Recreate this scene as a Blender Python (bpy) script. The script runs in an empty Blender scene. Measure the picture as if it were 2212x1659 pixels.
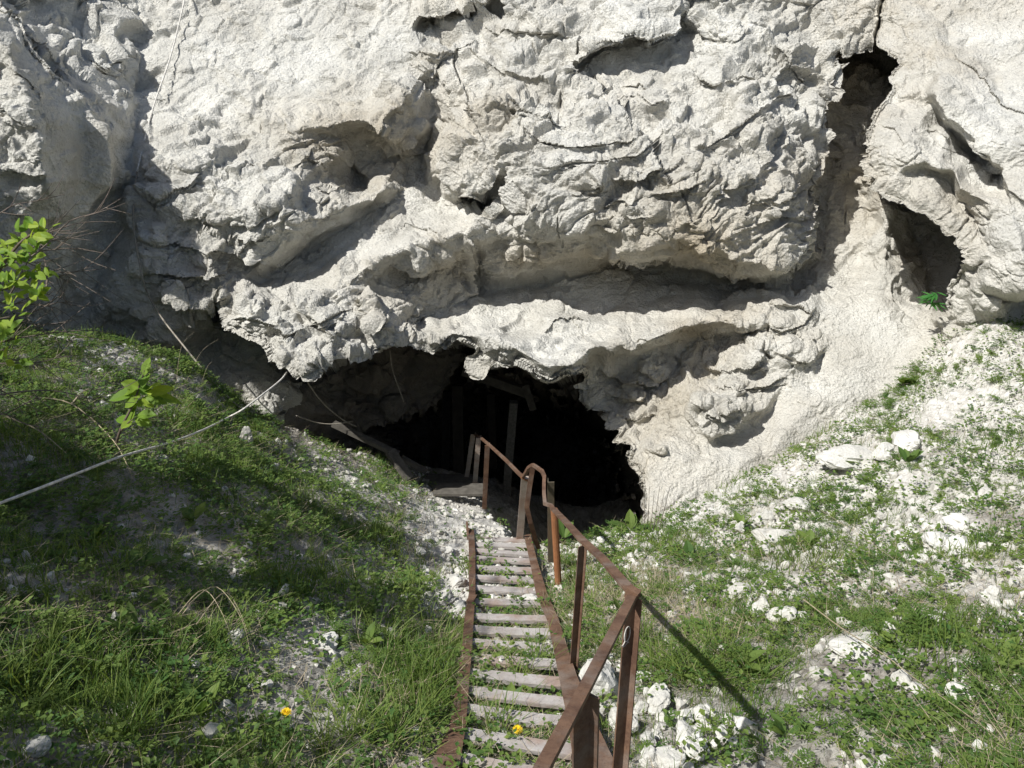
import bpy, bmesh, math, random
import numpy as np
from mathutils import Vector, Matrix
from mathutils.geometry import delaunay_2d_cdt
random.seed(7); RNG = np.random.default_rng(11)
sc = bpy.context.scene
COL = sc.collection

# ---------------------------------------------------------------- camera, world, sun, exposure
PITCH = math.radians(22.0); FP = 1840.0; CX, CY = 1106.0, 829.5; EYE = 6.0
cam = bpy.data.cameras.new('camera'); camo = bpy.data.objects.new('camera', cam); COL.objects.link(camo)
camo.location = (0, 0, EYE); camo.rotation_euler = (math.pi/2 - PITCH, 0, 0)
cam.sensor_width = 36; cam.lens = 18.0/(1106.0/FP); cam.clip_start = 0.05; cam.clip_end = 500
sc.camera = camo
LD = Vector((.72, .51, -1.08)).normalized()          # direction sunlight travels
world = bpy.data.worlds.new('World'); sc.world = world; world.use_nodes = True
wn = world.node_tree.nodes; wl = world.node_tree.links
bg = wn['Background']; sky = wn.new('ShaderNodeTexSky'); sky.sky_type = 'NISHITA'; sky.sun_disc = False
sky.sun_elevation = math.asin(-LD.z); sky.sun_rotation = math.atan2(-LD.x, -LD.y)
sky.air_density = 1.0; sky.dust_density = 1.5
wl.new(sky.outputs[0], bg.inputs[0]); bg.inputs[1].default_value = 0.08
sun = bpy.data.lights.new('sun', 'SUN'); suno = bpy.data.objects.new('sun', sun); COL.objects.link(suno)
sun.energy = 4.8; sun.angle = math.radians(0.55); sun.color = (1.0, .985, .95)
suno.rotation_euler = LD.to_track_quat('-Z', 'Y').to_euler(); suno.location = (-8, -6, 18)
sc.view_settings.view_transform = 'Standard'; sc.view_settings.look = 'None'
sc.view_settings.exposure = 0.28; sc.view_settings.gamma = 1.0
sc.render.engine = 'CYCLES'; sc.cycles.max_bounces = 6; sc.cycles.diffuse_bounces = 3
sc.cycles.use_denoising = True

# ---------------------------------------------------------------- geometry helpers
FW = np.array([0, math.cos(PITCH), -math.sin(PITCH)]); UPV = np.array([0, math.sin(PITCH), math.cos(PITCH)])
def at_np(px, py, d):
    u = (np.asarray(px, float)-CX)/FP; v = (CY-np.asarray(py, float))/FP; d = np.asarray(d, float)
    return np.stack([u*d, FW[1]*d + UPV[1]*v*d, EYE + FW[2]*d + UPV[2]*v*d], -1)
def at(px, py, d): return Vector(at_np(px, py, d).tolist())
def to_px(p):
    q = np.asarray(p, float) - np.array([0, 0, EYE]); d = q @ FW
    dd = np.where(np.abs(d) < .05, .05, d)
    return CX + FP*q[..., 0]/dd, CY - FP*(q @ UPV)/dd, d

def _h(ix, iy, iz, s):
    h = (ix.astype(np.uint32)*np.uint32(374761393) + iy.astype(np.uint32)*np.uint32(668265263)
         + iz.astype(np.uint32)*np.uint32(2246822519) + np.uint32((s*3266489917) & 0xffffffff))
    h ^= h >> np.uint32(15); h *= np.uint32(2246822519); h ^= h >> np.uint32(13); h *= np.uint32(3266489917); h ^= h >> np.uint32(16)
    return h
def _f(h, k=0):
    return ((h >> np.uint32(k)) & np.uint32(1023)).astype(np.float32)*np.float32(1/1023.)
def noise(p, s=0):
    """gradient noise, about -1..1"""
    p = np.asarray(p, np.float32); i = np.floor(p).astype(np.int64); f = (p-i).astype(np.float32)
    w = f*f*f*(f*(f*6-15)+10); out = 0
    for dx in (0, 1):
        wx = w[..., 0] if dx else 1-w[..., 0]
        for dy in (0, 1):
            wy = w[..., 1] if dy else 1-w[..., 1]
            for dz in (0, 1):
                wz = w[..., 2] if dz else 1-w[..., 2]
                h = _h(i[..., 0]+dx, i[..., 1]+dy, i[..., 2]+dz, s)
                g = (_f(h, 0)*2-1)*(f[..., 0]-dx)+(_f(h, 10)*2-1)*(f[..., 1]-dy)+(_f(h, 20)*2-1)*(f[..., 2]-dz)
                out = out+g*wx*wy*wz
    return out*1.5
ROT = np.array([[.36, .48, -.8], [-.8, .60, 0], [.48, .64, .60]], np.float32)
def fbm(p, oct=4, s=0, gain=.5, ridged=False):
    a = 1.; t = 0.; out = 0
    for o in range(oct):
        n = noise(p, s+o*13)
        if ridged: n = 1-2*np.abs(n)
        out = out+a*n; t += a; a *= gain; p = (p @ ROT.T)*2.03+17.3
    return out/t
def facets(p, s=0):
    """cellular noise: every cell is a tilted facet with its own level; also returns the border distance"""
    p = np.asarray(p, np.float32); i = np.floor(p).astype(np.int64); f = (p-i).astype(np.float32)
    F1 = np.full(p.shape[:-1], 9., np.float32); F2 = F1.copy(); H = np.zeros_like(F1)
    for dx in (-1, 0, 1):
        for dy in (-1, 0, 1):
            for dz in (-1, 0, 1):
                h = _h(i[..., 0]+dx, i[..., 1]+dy, i[..., 2]+dz, s)
                a = f[..., 0]-dx-_f(h, 0); b = f[..., 1]-dy-_f(h, 10); c = f[..., 2]-dz-_f(h, 20)
                d = a*a+b*b+c*c
                h2 = h*np.uint32(2654435761); h2 ^= h2 >> np.uint32(14)
                val = (_f(h2, 0)-.5)+1.1*((_f(h2, 10)-.5)*a+(_f(h2, 16)-.5)*b+(_f(h2, 21)-.5)*c)
                m = d < F1
                F2 = np.where(m, F1, np.minimum(F2, d)); H = np.where(m, val, H); F1 = np.where(m, d, F1)
    return H, np.sqrt(F2)-np.sqrt(F1), np.sqrt(F1)

def cdt_raster(curves, points, x0, x1, y0, y1, step):
    """constrained Delaunay triangulation of hand-placed values, rasterised linearly on a regular grid"""
    vs, es, val = [], [], []
    for c in curves:
        for k, (x, y, d) in enumerate(c):
            if k: es.append((len(vs)-1, len(vs)))
            vs.append(Vector((x, y))); val.append(d)
    for (x, y, d) in points: vs.append(Vector((x, y))); val.append(d)
    V, E, F, ov, oe, of = delaunay_2d_cdt(vs, es, [], 0, 1e-6)
    src = np.array([[v.x, v.y] for v in vs]); sv = np.array(val); vals = []
    for k, v in enumerate(V):
        if ov[k]: vals.append(sum(val[j] for j in ov[k])/len(ov[k]))
        else:
            dd = ((src-np.array([v.x, v.y]))**2).sum(1)+1e-6; j = np.argsort(dd)[:4]
            vals.append(float((sv[j]/dd[j]).sum()/(1/dd[j]).sum()))
    nx = int((x1-x0)/step)+1; ny = int((y1-y0)/step)+1
    out = np.full((ny, nx), np.nan, np.float32)
    for f in F:
        for k in range(1, len(f)-1):
            a, b, c = f[0], f[k], f[k+1]
            ax, ay = V[a]; bx, by = V[b]; cx_, cy_ = V[c]
            i0 = max(0, int((min(ax, bx, cx_)-x0)/step)); i1 = min(nx-1, int((max(ax, bx, cx_)-x0)/step)+1)
            j0 = max(0, int((min(ay, by, cy_)-y0)/step)); j1 = min(ny-1, int((max(ay, by, cy_)-y0)/step)+1)
            if i1 < i0 or j1 < j0: continue
            X, Y = np.meshgrid(x0+np.arange(i0, i1+1)*step, y0+np.arange(j0, j1+1)*step)
            den = (by-cy_)*(ax-cx_)+(cx_-bx)*(ay-cy_)
            if abs(den) < 1e-9: continue
            l1 = ((by-cy_)*(X-cx_)+(cx_-bx)*(Y-cy_))/den; l2 = ((cy_-ay)*(X-cx_)+(ax-cx_)*(Y-cy_))/den; l3 = 1-l1-l2
            m = (l1 > -1e-4) & (l2 > -1e-4) & (l3 > -1e-4)
            sub = out[j0:j1+1, i0:i1+1]; sub[m] = (l1*vals[a]+l2*vals[b]+l3*vals[c])[m]
    if np.isnan(out).any():
        for _ in range(4000):
            m = np.isnan(out)
            if not m.any(): break
            for sh, ax_ in ((1, 0), (-1, 0), (1, 1), (-1, 1)):
                r = np.roll(out, sh, ax_); m = np.isnan(out) & ~np.isnan(r); out[m] = r[m]
    return out
def blur(a, r, n=2):
    for _ in range(n):
        for ax in (0, 1):
            pad = [(r, r) if k == ax else (0, 0) for k in (0, 1)]
            c = np.cumsum(np.pad(np.pad(a, pad, mode='edge'), [(1, 0) if k == ax else (0, 0) for k in (0, 1)]), axis=ax, dtype=np.float64)
            n_ = a.shape[ax]
            hi = np.take(c, range(2*r+1, 2*r+1+n_), ax); lo = np.take(c, range(0, n_), ax)
            a = ((hi-lo)/(2*r+1)).astype(np.float32)
    return a
def bil(img, gx, gy):
    gx = np.clip(gx, 0, img.shape[1]-1.001); gy = np.clip(gy, 0, img.shape[0]-1.001)
    i = gx.astype(int); j = gy.astype(int); a = gx-i; b = gy-j
    return (img[j, i]*(1-a)+img[j, i+1]*a)*(1-b)+(img[j+1, i]*(1-a)+img[j+1, i+1]*a)*b
def shepard(pts, X, Y, k, pw=3.0):
    num = 0; den = 0
    for p in pts:
        w = 1/(((X-p[0])**2+(Y-p[1])**2)+900.)**(pw/2); num = num+w*p[k]; den = den+w
    return num/den
def in_poly(poly, X, Y):
    ins = np.zeros(X.shape, bool); n = len(poly)
    for k in range(n):
        x1, y1 = poly[k]; x2, y2 = poly[(k+1) % n]
        if y1 == y2: continue
        c = ((y1 > Y) != (y2 > Y)) & (X < (x2-x1)*(Y-y1)/(y2-y1)+x1); ins ^= c
    return ins
def sm(x, a, b):
    t = np.clip((x-a)/(b-a), 0, 1); return t*t*(3-2*t)

def mesh_np(name, V, F, mat, parent=None, smooth=False, attrs=None):
    """one mesh object from numpy vertices and equal-sized faces"""
    me = bpy.data.meshes.new(name); V = np.ascontiguousarray(V, np.float32); F = np.ascontiguousarray(F, np.int32)
    n = F.shape[1]
    me.vertices.add(len(V)); me.vertices.foreach_set('co', V.ravel())
    me.loops.add(F.size); me.loops.foreach_set('vertex_index', F.ravel())
    me.polygons.add(len(F)); me.polygons.foreach_set('loop_start', np.arange(0, F.size, n, dtype=np.int32))
    try: me.polygons.foreach_set('loop_total', np.full(len(F), n, np.int32))
    except Exception: pass
    me.update(calc_edges=True)
    me.polygons.foreach_set('use_smooth', np.full(len(F), smooth, bool))
    for k, a in (attrs or {}).items():
        at_ = me.attributes.new(k, 'FLOAT', 'POINT'); at_.data.foreach_set('value', np.ascontiguousarray(a, np.float32))
    me.materials.append(mat)
    o = bpy.data.objects.new(name, me); COL.objects.link(o)
    if parent: o.parent = parent
    return o
def tag(o, label=None, cat=None, group=None, kind=None):
    if label: o['label'] = label
    if cat: o['category'] = cat
    if group: o['group'] = group
    if kind: o['kind'] = kind
    return o
def empty(name, loc, label=None, cat=None, group=None):
    o = bpy.data.objects.new(name, None); o.empty_display_size = .1; COL.objects.link(o); o.location = loc
    return tag(o, label, cat, group)

# ---------------------------------------------------------------- materials
def mat(name):
    m = bpy.data.materials.new(name); m.use_nodes = True
    nt = m.node_tree; b = nt.nodes['Principled BSDF']; b.inputs['Roughness'].default_value = .9
    b.inputs['Specular IOR Level'].default_value = .25
    return m, nt, b
def nd(nt, t, **kw):
    n = nt.nodes.new(t)
    for k, v in kw.items():
        if k.startswith('_'): setattr(n, k[1:], v)
        else: n.inputs[k].default_value = v
    return n
def ramp(nt, fac, stops):
    r = nt.nodes.new('ShaderNodeValToRGB'); nt.links.new(fac, r.inputs[0])
    e = r.color_ramp.elements
    while len(e) < len(stops): e.new(.5)
    for k, (p, c) in enumerate(stops):
        e[k].position = p; e[k].color = (c, c, c, 1) if isinstance(c, (int, float)) else (*c, 1)
    return r.outputs[0]
def mix(nt, fac, a, b, mode='MIX'):
    m = nt.nodes.new('ShaderNodeMix'); m.data_type = 'RGBA'; m.blend_type = mode
    for s, x in ((0, fac), (6, a), (7, b)):
        if hasattr(x, 'is_output'): nt.links.new(x, m.inputs[s])
        elif s == 0: m.inputs[0].default_value = x
        else: m.inputs[s].default_value = (*x, 1)
    return m.outputs[2]
def objpos(nt): return nt.nodes.new('ShaderNodeNewGeometry').outputs['Position']
def tex(nt, kind, co, scale, **kw):
    n = nt.nodes.new({'noise': 'ShaderNodeTexNoise', 'vor': 'ShaderNodeTexVoronoi'}[kind]); nt.links.new(co, n.inputs['Vector'])
    n.inputs['Scale'].default_value = scale
    for k, v in kw.items():
        if k == 'feature': n.feature = v
        else: n.inputs[k].default_value = v
    return n
def bump(nt, h, strength, dist, prev=None):
    b = nt.nodes.new('ShaderNodeBump'); b.inputs['Strength'].default_value = strength; b.inputs['Distance'].default_value = dist
    nt.links.new(h, b.inputs['Height'])
    if prev: nt.links.new(prev, b.inputs['Normal'])
    return b.outputs[0]
def rock_mat(name, light, mid, ochre, ochre_all=0.0, b1=.6, b2=.5, speck=.25, vary=False):
    m, nt, b = mat(name); co = objpos(nt); L = nt.links
    n1 = tex(nt, 'noise', co, 1.3, Detail=8.0, Roughness=.62); n2 = tex(nt, 'noise', co, 9.0, Detail=8.0, Roughness=.7)
    n3 = tex(nt, 'noise', co, 45.0, Detail=6.0, Roughness=.75); n4 = tex(nt, 'noise', co, .8, Detail=5.0, Roughness=.6, Distortion=.4)
    wv = nt.nodes.new('ShaderNodeMix'); wv.data_type = 'RGBA'; wv.blend_type = 'LINEAR_LIGHT'; wv.inputs[0].default_value = .07; L.new(co, wv.inputs[6]); L.new(n2.outputs['Color'], wv.inputs[7]); wv = wv.outputs[2]
    vc = tex(nt, 'vor', co, 34.0, feature='F1'); 
    c = mix(nt, ramp(nt, n1.outputs[0], [(.36, 0.), (.62, 1.)]), mid, light)
    c = mix(nt, ramp(nt, n2.outputs[0], [(.42, 0.), (.66, .55)]), c, light)
    c = mix(nt, ramp(nt, n3.outputs[0], [(.60, 0.), (.72, speck)]), c, (.86, .85, .82))
    c = mix(nt, ramp(nt, n3.outputs[0], [(.30, .6), (.42, 0.)]), c, tuple(x*.5 for x in mid))
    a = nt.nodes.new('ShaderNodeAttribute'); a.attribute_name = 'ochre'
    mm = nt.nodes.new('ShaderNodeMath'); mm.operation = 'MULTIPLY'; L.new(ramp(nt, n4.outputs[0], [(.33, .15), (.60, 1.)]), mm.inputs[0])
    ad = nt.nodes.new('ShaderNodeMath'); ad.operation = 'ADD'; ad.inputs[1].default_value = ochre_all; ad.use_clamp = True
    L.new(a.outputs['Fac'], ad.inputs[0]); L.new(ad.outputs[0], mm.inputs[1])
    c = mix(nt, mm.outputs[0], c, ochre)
    L.new(c, b.inputs['Base Color'])
    ar = nt.nodes.new('ShaderNodeAttribute'); ar.attribute_name = 'rough'
    def bmp(h, st, dist, prev=None):     # on the cliff the grain is strong on broken rock and faint on washed slopes
        out = bump(nt, h, st, dist, prev)
        if vary:
            q = nt.nodes.new('ShaderNodeMath'); q.operation = 'MULTIPLY'; q.use_clamp = True; q.inputs[1].default_value = st; L.new(ar.outputs['Fac'], q.inputs[0]); L.new(q.outputs[0], out.node.inputs['Strength'])
        return out
    k1 = bump(nt, n2.outputs[0], b1*.8, .05); k2 = bump(nt, n3.outputs[0], b2, .022, k1)
    v2 = tex(nt, 'vor', wv, 9.0, feature='F1'); v3 = tex(nt, 'vor', wv, 21.0, feature='F1')
    k2 = bmp(v2.outputs['Color'], b1*.6, .04, k2); k2 = bmp(v3.outputs['Color'], b1*.6, .018, k2)
    vd = tex(nt, 'vor', wv, 4.3, feature='DISTANCE_TO_EDGE'); k2 = bmp(ramp(nt, vd.outputs['Distance'], [(0., 0.), (.05, 1.)]), b1*.45, .025, k2)
    k3 = bump(nt, vc.outputs['Distance'], b2*.9, .014, k2)
    L.new(k3, b.inputs['Normal']); b.inputs['Roughness'].default_value = .95
    return m
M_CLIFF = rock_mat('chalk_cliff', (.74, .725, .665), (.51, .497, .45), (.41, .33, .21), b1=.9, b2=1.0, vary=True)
M_CAVE = rock_mat('shade_darkened_cave_rock', (.24, .225, .20), (.14, .13, .115), (.18, .14, .10), b1=.5, b2=.4, speck=.1)  # darker rock colour stands in for the shade inside the cave
M_GRAVEL = rock_mat('chalk_gravel', (.62, .60, .55), (.36, .34, .29), (.4, .33, .24), b1=.2, b2=.2)
M_STONE = rock_mat('chalk_stone', (.64, .625, .575), (.42, .40, .35), (.55, .47, .36), b1=.35, b2=.35)
M_DARKSTONE = rock_mat('cave_rubble', (.34, .325, .30), (.22, .21, .19), (.2, .17, .12), b1=.4, b2=.4)

# ---------------------------------------------------------------- cliff: hand-placed creases, lips and edges (x, y, distance), then rock relief
CURVES = [
 # left boulder edge and the gully wall behind it
 [(-60,-40,9.0),(0,15,8.9),(40,60,8.85),(110,165,8.8),(180,215,8.8),(232,290,8.85),(244,350,8.9),(236,400,8.95),(200,440,9.0),(172,500,9.05),(150,560,9.1),(120,640,9.2)],
 [(-54,-62,9.7),(8,6,9.6),(48,52,9.5),(118,158,9.4),(188,209,9.35),(240,288,9.3),(252,350,9.35),(243,403,9.4),(207,444,9.45),(179,505,9.45),(157,563,9.5),(127,641,9.55)],
 [(-30,60,8.3),(20,110,8.15),(60,230,7.95),(82,310,7.95),(100,400,8.1)],
 # left edge of the lit face
 [(285,300,10.3),(291,380,9.95),(290,450,9.65),(286,560,9.5),(320,670,9.55),(380,712,9.7)],
 # long ledge top, and the recess under its right end
 [(300,372,9.8),(360,338,9.8),(430,325,9.9),(520,345,9.95),(594,331,10.05),(638,290,10.1),(690,276,10.1),(733,268,10.0),(778,268,9.9),(825,282,9.85)],
 [(606,345,10.12),(648,304,10.22),(694,290,10.28),(735,282,10.35),(778,286,10.5),(815,296,10.55)],
 [(825,282,9.85),(820,240,10.0),(860,205,10.15)],
 [(767,320,10.75),(770,345,10.85),(778,385,10.85),(795,400,10.7)],
 # front ridge of the left mass
 [(300,480,9.65),(380,470,9.5),(470,468,9.35),(540,462,9.25),(590,440,9.3),(622,405,9.55),(628,368,9.85)],
 [(380,520,9.6),(430,500,9.65),(500,505,9.6),(560,500,9.5)],
 # crease under the left mass and under the central mass
 [(520,600,9.7),(565,600,10.05),(638,550,10.2),(697,513,10.3),(774,466,10.42),(840,430,10.5),(890,425,10.5),(960,432,10.5),(1055,442,10.35)],
 [(556,580,9.6),(628,530,9.5),(686,492,9.65),(760,446,9.85),(828,414,10.1)],
 # lip of the shelf below it
 [(480,630,9.3),(520,618,9.35),(560,632,9.4),(620,680,9.2),(690,648,9.25),(760,592,9.45),(830,553,9.55),(920,525,9.65),(1000,508,9.7),(1014,518,9.8)],
 # left mass lower lump edge, front and behind
 [(477,688,9.3),(488,714,9.2),(532,725,9.2),(572,744,9.0),(587,780,8.85),(616,795,8.75),(668,808,8.7),(697,786,8.8),(735,770,8.95),(792,766,9.1),(840,748,9.25),(884,736,9.4),(924,748,9.6),(976,736,9.7),(1030,748,9.7),(1034,788,9.5),(1064,795,9.5),(1113,788,9.35),(1141,806,9.2),(1181,824,9.1),(1214,812,9.25),(1262,802,9.6),(1267,832,9.9),(1295,876,9.8),(1313,898,9.7),(1342,927,9.55),(1364,956,9.4),(1364,997,9.2),(1379,1022,8.95),(1397,1063,8.7),(1396,1136,8.3),(1396,1260,7.9)],
 [(467,690,10.3),(480,724,10.3),(528,737,10.35),(562,756,10.4),(576,792,10.5),(612,808,10.7),(668,822,11.2),(702,797,11.4),(738,781,11.4),(792,778,11.4),(842,762,11.5),(888,749,11.6),(924,760,11.8),(976,750,12.0),(1020,760,12.0),(1024,796,12.0),(1060,806,12.0),(1111,799,12.0),(1133,816,12.0),(1181,836,12.0),(1218,824,12.0),(1254,814,12.2),(1256,838,12.4),(1284,882,12.2),(1302,906,12.1),(1331,934,12.0),(1353,960,12.0),(1353,1000,11.8),(1368,1028,11.5),(1386,1068,11.2),(1384,1140,10.8),(1384,1260,10.8)],
 # bottom edge of the central mass and the crease under it
 [(1060,448,9.6),(1130,466,9.4),(1200,478,9.35),(1300,500,9.3),(1400,510,9.25),(1480,515,9.25),(1540,540,9.3),(1600,572,9.4),(1680,588,9.5),(1728,570,9.85),(1757,540,10.15)],
 [(905,700,10.25),(935,682,10.35),(1005,664,10.5),(1035,636,10.65),(1130,620,10.8),(1210,612,10.75),(1300,588,10.8),(1340,574,10.9),(1420,584,10.95),(1500,594,10.85),(1600,612,10.75),(1680,620,10.4)],
 [(1100,550,10.1),(1200,550,9.9),(1300,550,9.8),(1420,560,9.9),(1500,570,10.0),(1600,600,10.0)],
 [(1024,200,10.0),(1020,290,9.7),(972,325,9.8),(950,365,9.85),(968,400,9.8),(1015,430,9.65)],
 # shelf lip
 [(890,722,9.4),(960,724,9.35),(1040,730,9.25),(1110,745,9.05),(1150,775,8.85),(1190,795,8.75),(1235,792,8.75),(1275,755,9.0),(1300,742,9.1),(1350,748,9.15),(1430,730,9.25),(1500,705,9.4),(1560,696,9.55),(1640,703,9.6)],
 [(1290,775,9.8),(1330,768,9.85),(1430,760,9.95),(1540,715,10.1),(1630,716,9.9)],
 # central mass right edge, and crevice behind
 [(1742,20,10.9),(1764,70,10.8),(1780,106,10.6),(1808,130,10.55),(1815,165,10.45),(1806,205,10.4),(1779,238,10.35),(1782,319,10.3),(1779,367,10.25),(1753,422,10.2),(1746,477,10.2),(1760,513,10.2),(1757,540,10.25),(1712,605,10.35)],
 [(1822,134,11.7),(1827,168,11.7),(1816,210,11.6),(1789,243,11.6),(1791,320,11.4),(1788,370,11.3),(1762,428,11.2),(1756,477,11.1),(1769,513,11.0),(1768,550,10.9),(1722,614,10.6)],
 # rocks across the top of the crevice
 [(1780,106,10.6),(1800,97,10.6),(1850,113,10.6),(1884,100,10.6),(1893,55,10.6),(1907,0,10.65),(1912,-60,10.8)],
 [(1830,128,12.2),(1852,124,12.3),(1884,114,12.3),(1910,122,12.4),(1940,146,12.3)],
 [(1888,96,10.3),(1920,112,10.2),(1948,132,10.15),(1964,106,10.15)],
 # right boulder edge and behind
 [(1964,106,10.15),(1948,136,10.1),(1929,176,9.9),(1918,220,9.7),(1893,242,9.5),(1878,293,9.3),(1876,359,9.2),(1896,396,9.1),(1951,433,9.0),(2014,466,8.9),(2061,502,8.8),(2091,532,8.75),(2096,572,8.75),(2120,610,8.7),(2140,655,8.7)],
 [(1938,152,11.7),(1920,182,11.6),(1908,218,11.5),(1883,238,11.4),(1868,290,11.3),(1866,362,11.2),(1888,406,10.9),(1945,445,10.9),(2008,478,10.9),(2053,514,10.9),(2080,542,10.7),(2084,560,10.5)],
 # right boulder ledge
 [(2021,213,9.0),(2039,250,8.95),(2091,300,8.8),(2127,335,8.7),(2172,368,8.65)],
 [(2019,226,9.5),(2036,264,9.65),(2088,314,9.6),(2122,350,9.5),(2168,384,9.2)],
 [(1995,345,8.85),(2030,362,8.75),(2060,368,8.75),(2075,405,8.7),(2115,425,8.6),(2150,480,8.5)],
 [(1995,360,9.05),(2030,380,9.1),(2052,400,9.15),(2066,440,9.1),(2100,460,9.0),(2120,500,8.9)],
 [(2135,590,8.55),(2140,620,8.5),(2200,625,8.3),(2260,600,8.2)],
 [(2135,640,9.0),(2200,650,9.0),(2280,640,9.0)],
 # hollow under the right boulder, slab beside it
 [(1915,445,10.6),(1912,500,10.5),(1918,572,10.35),(1960,640,10.1),(2010,688,9.8)],
 [(2112,585,9.0),(2074,600,9.15),(2062,640,9.2),(2056,690,9.2),(2120,700,9.0)],
 [(2060,590,10.6),(2050,625,10.4),(2044,680,10.0)],
 # rock outcrops right of the cave
 [(1497,857,9.1),(1492,905,9.0),(1535,942,8.95),(1600,918,9.1),(1642,888,9.2)],
 [(1484,850,9.6),(1480,912,9.45),(1530,956,9.2),(1606,930,9.3),(1656,892,9.42)],
 [(1596,659,10.0),(1650,650,9.95),(1720,640,9.95),(1780,690,9.85),(1790,740,9.7),(1770,790,9.55),(1700,820,9.4)],
 [(1420,960,8.9),(1400,975,8.9),(1402,1030,8.75)],
]
POINTS = [
 (0,150,8.25),(0,300,8.1),(60,450,8.3),(0,560,8.5),(180,300,8.8),(175,380,8.8),(140,480,8.8),(150,230,8.65),(-100,300,7.9),(-400,300,7.0),(-400,-400,8.5),(-700,800,7),(-700,-700,9.5),(60,520,8.7),
 (60,0,10.9),(150,60,10.9),(200,150,10.3),(262,320,9.95),(275,430,9.95),(268,480,9.95),(240,560,9.85),(200,650,9.8),(150,800,9.8),(0,800,9.5),(300,800,10.2),(-300,900,9.0),(0,1200,9.5),(300,1200,10.5),
 (300,0,12.0),(600,0,11.9),(860,0,11.6),(1050,0,11.1),(1250,0,11.0),(1470,0,10.7),(1650,0,10.8),(2050,0,10.5),(2212,0,10.2),(300,200,11.1),(450,250,10.6),(600,200,10.8),(800,180,10.8),(400,280,10.3),
 (0,-700,14.5),(600,-700,14.5),(1300,-700,14),(2000,-700,13.5),(2900,-700,12.5),(2900,500,8.0),(2900,1250,8.0),(2400,300,8.3),(2400,900,8.8),(700,-300,13.2),(1500,-300,12),(2200,-300,11.5),
 (350,400,9.7),(450,400,9.6),(550,400,9.65),(330,560,9.35),(450,560,9.3),(350,620,9.4),(440,600,9.25),(400,660,9.4),(330,500,9.5),(700,350,10.3),(700,420,9.85),(640,480,9.35),(860,340,10.8),(880,400,10.75),
 (600,640,9.3),(560,700,9.0),(620,760,8.7),(660,780,8.65),(760,680,9.3),(830,700,9.3),(720,730,8.95),(870,700,9.7),(900,640,10.05),(860,590,10.0),(960,580,10.25),(1020,560,10.3),(800,620,9.8),(660,600,10.0),(740,540,10.1),(800,500,10.25),(880,475,10.4),(980,475,10.1),
 (920,330,11.0),(910,390,10.95),(955,265,10.9),(935,200,10.85),(1000,220,10.2),(1100,350,9.45),(1250,350,9.3),(1400,350,9.2),(1550,350,9.2),(1500,440,9.1),(1650,300,9.5),(1690,420,9.5),(1740,350,9.9),(880,150,10.9),(1000,100,10.7),(1120,100,10.5),(1180,180,10.1),(1300,160,10.1),(1350,40,10.5),(1500,150,10.1),(1600,120,10.0),(1700,120,10.2),(1600,220,9.6),(1350,250,9.55),(1120,240,9.85),(1650,510,9.4),
 (1850,200,11.9),(1880,200,11.6),(1830,300,11.6),(1830,400,11.4),(1820,480,11.1),(1850,560,10.6),(1860,430,11.2),(1890,470,10.9),
 (2000,200,9.5),(1960,300,8.95),(1940,380,9.0),(2050,290,9.2),(2100,240,8.9),(2180,300,8.6),(2180,450,8.4),(2140,560,8.55),(2212,560,8.1),(2150,100,9.9),(2020,60,10.2),(2050,450,8.9),(2020,420,8.9),
 (1970,520,11.2),(2020,600,10.9),(1990,650,10.2),
 (1765,600,10.4),(1850,620,10.1),(1900,650,9.9),(1830,700,9.8),(1850,780,9.5),(1950,740,9.6),(1750,880,9.2),(1680,950,9.0),(1600,1000,8.8),(1500,1000,8.8),(1440,1060,8.6),(1900,850,9.3),(2050,740,9.35),(2212,720,9.1),
 (1600,1150,8.6),(1900,1100,9.3),(2212,1100,9.2),(1600,1260,8.6),(1900,1260,9.3),
 (1340,820,10.1),(1400,850,9.9),(1430,910,9.5),(1450,780,10.1),(1560,740,10.15),(1530,800,9.85),(1600,730,9.95),(1590,870,9.05),(1560,900,9.0),(1600,800,9.55),(1640,760,9.45),(1640,715,9.7),(1700,760,9.45),(1690,700,9.6),
 (1100,690,10.15),(1250,670,10.3),(1400,665,10.3),(1550,665,10.2),(1200,740,9.4),(1400,715,9.5),
 # recess behind the left mass, cave interior
 (420,760,10.2),(500,800,10.2),(560,860,10.1),(600,900,10.2),(640,850,10.6),(480,900,10.3),(600,1000,11),(600,1250,11),(400,1000,10.5),
 (700,840,11.4),(700,920,11.2),(760,850,11.6),(850,830,11.9),(920,820,12.2),(980,795,12.5),(952,835,12.4),(935,880,12.3),(892,888,12.2),(845,902,12.0),(780,930,11.7),(740,900,11.3),
 (1004,805,15.0),(974,850,16),(952,900,16.5),(900,908,16),(858,920,15),(848,975,14),(760,960,12.2),(780,1050,13),(900,960,16),
 (1100,900,20),(1250,950,21),(1200,1100,19),(1300,1050,17),(1050,1000,20),(1340,1100,15),(1200,1250,18),(800,1250,13),(1000,1250,17),
]
CAVE = [(648,812),(700,792),(738,776),(792,772),(842,755),(888,743),(924,754),(976,743),(1026,752),(1029,792),(1062,800),(1112,794),(1137,811),(1181,830),(1216,818),(1258,808),(1261,836),(1289,880),(1307,903),(1336,931),(1358,958),(1358,999),(1373,1026),(1391,1066),(1390,1270),(560,1270),(600,930),(640,870)]
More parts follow.
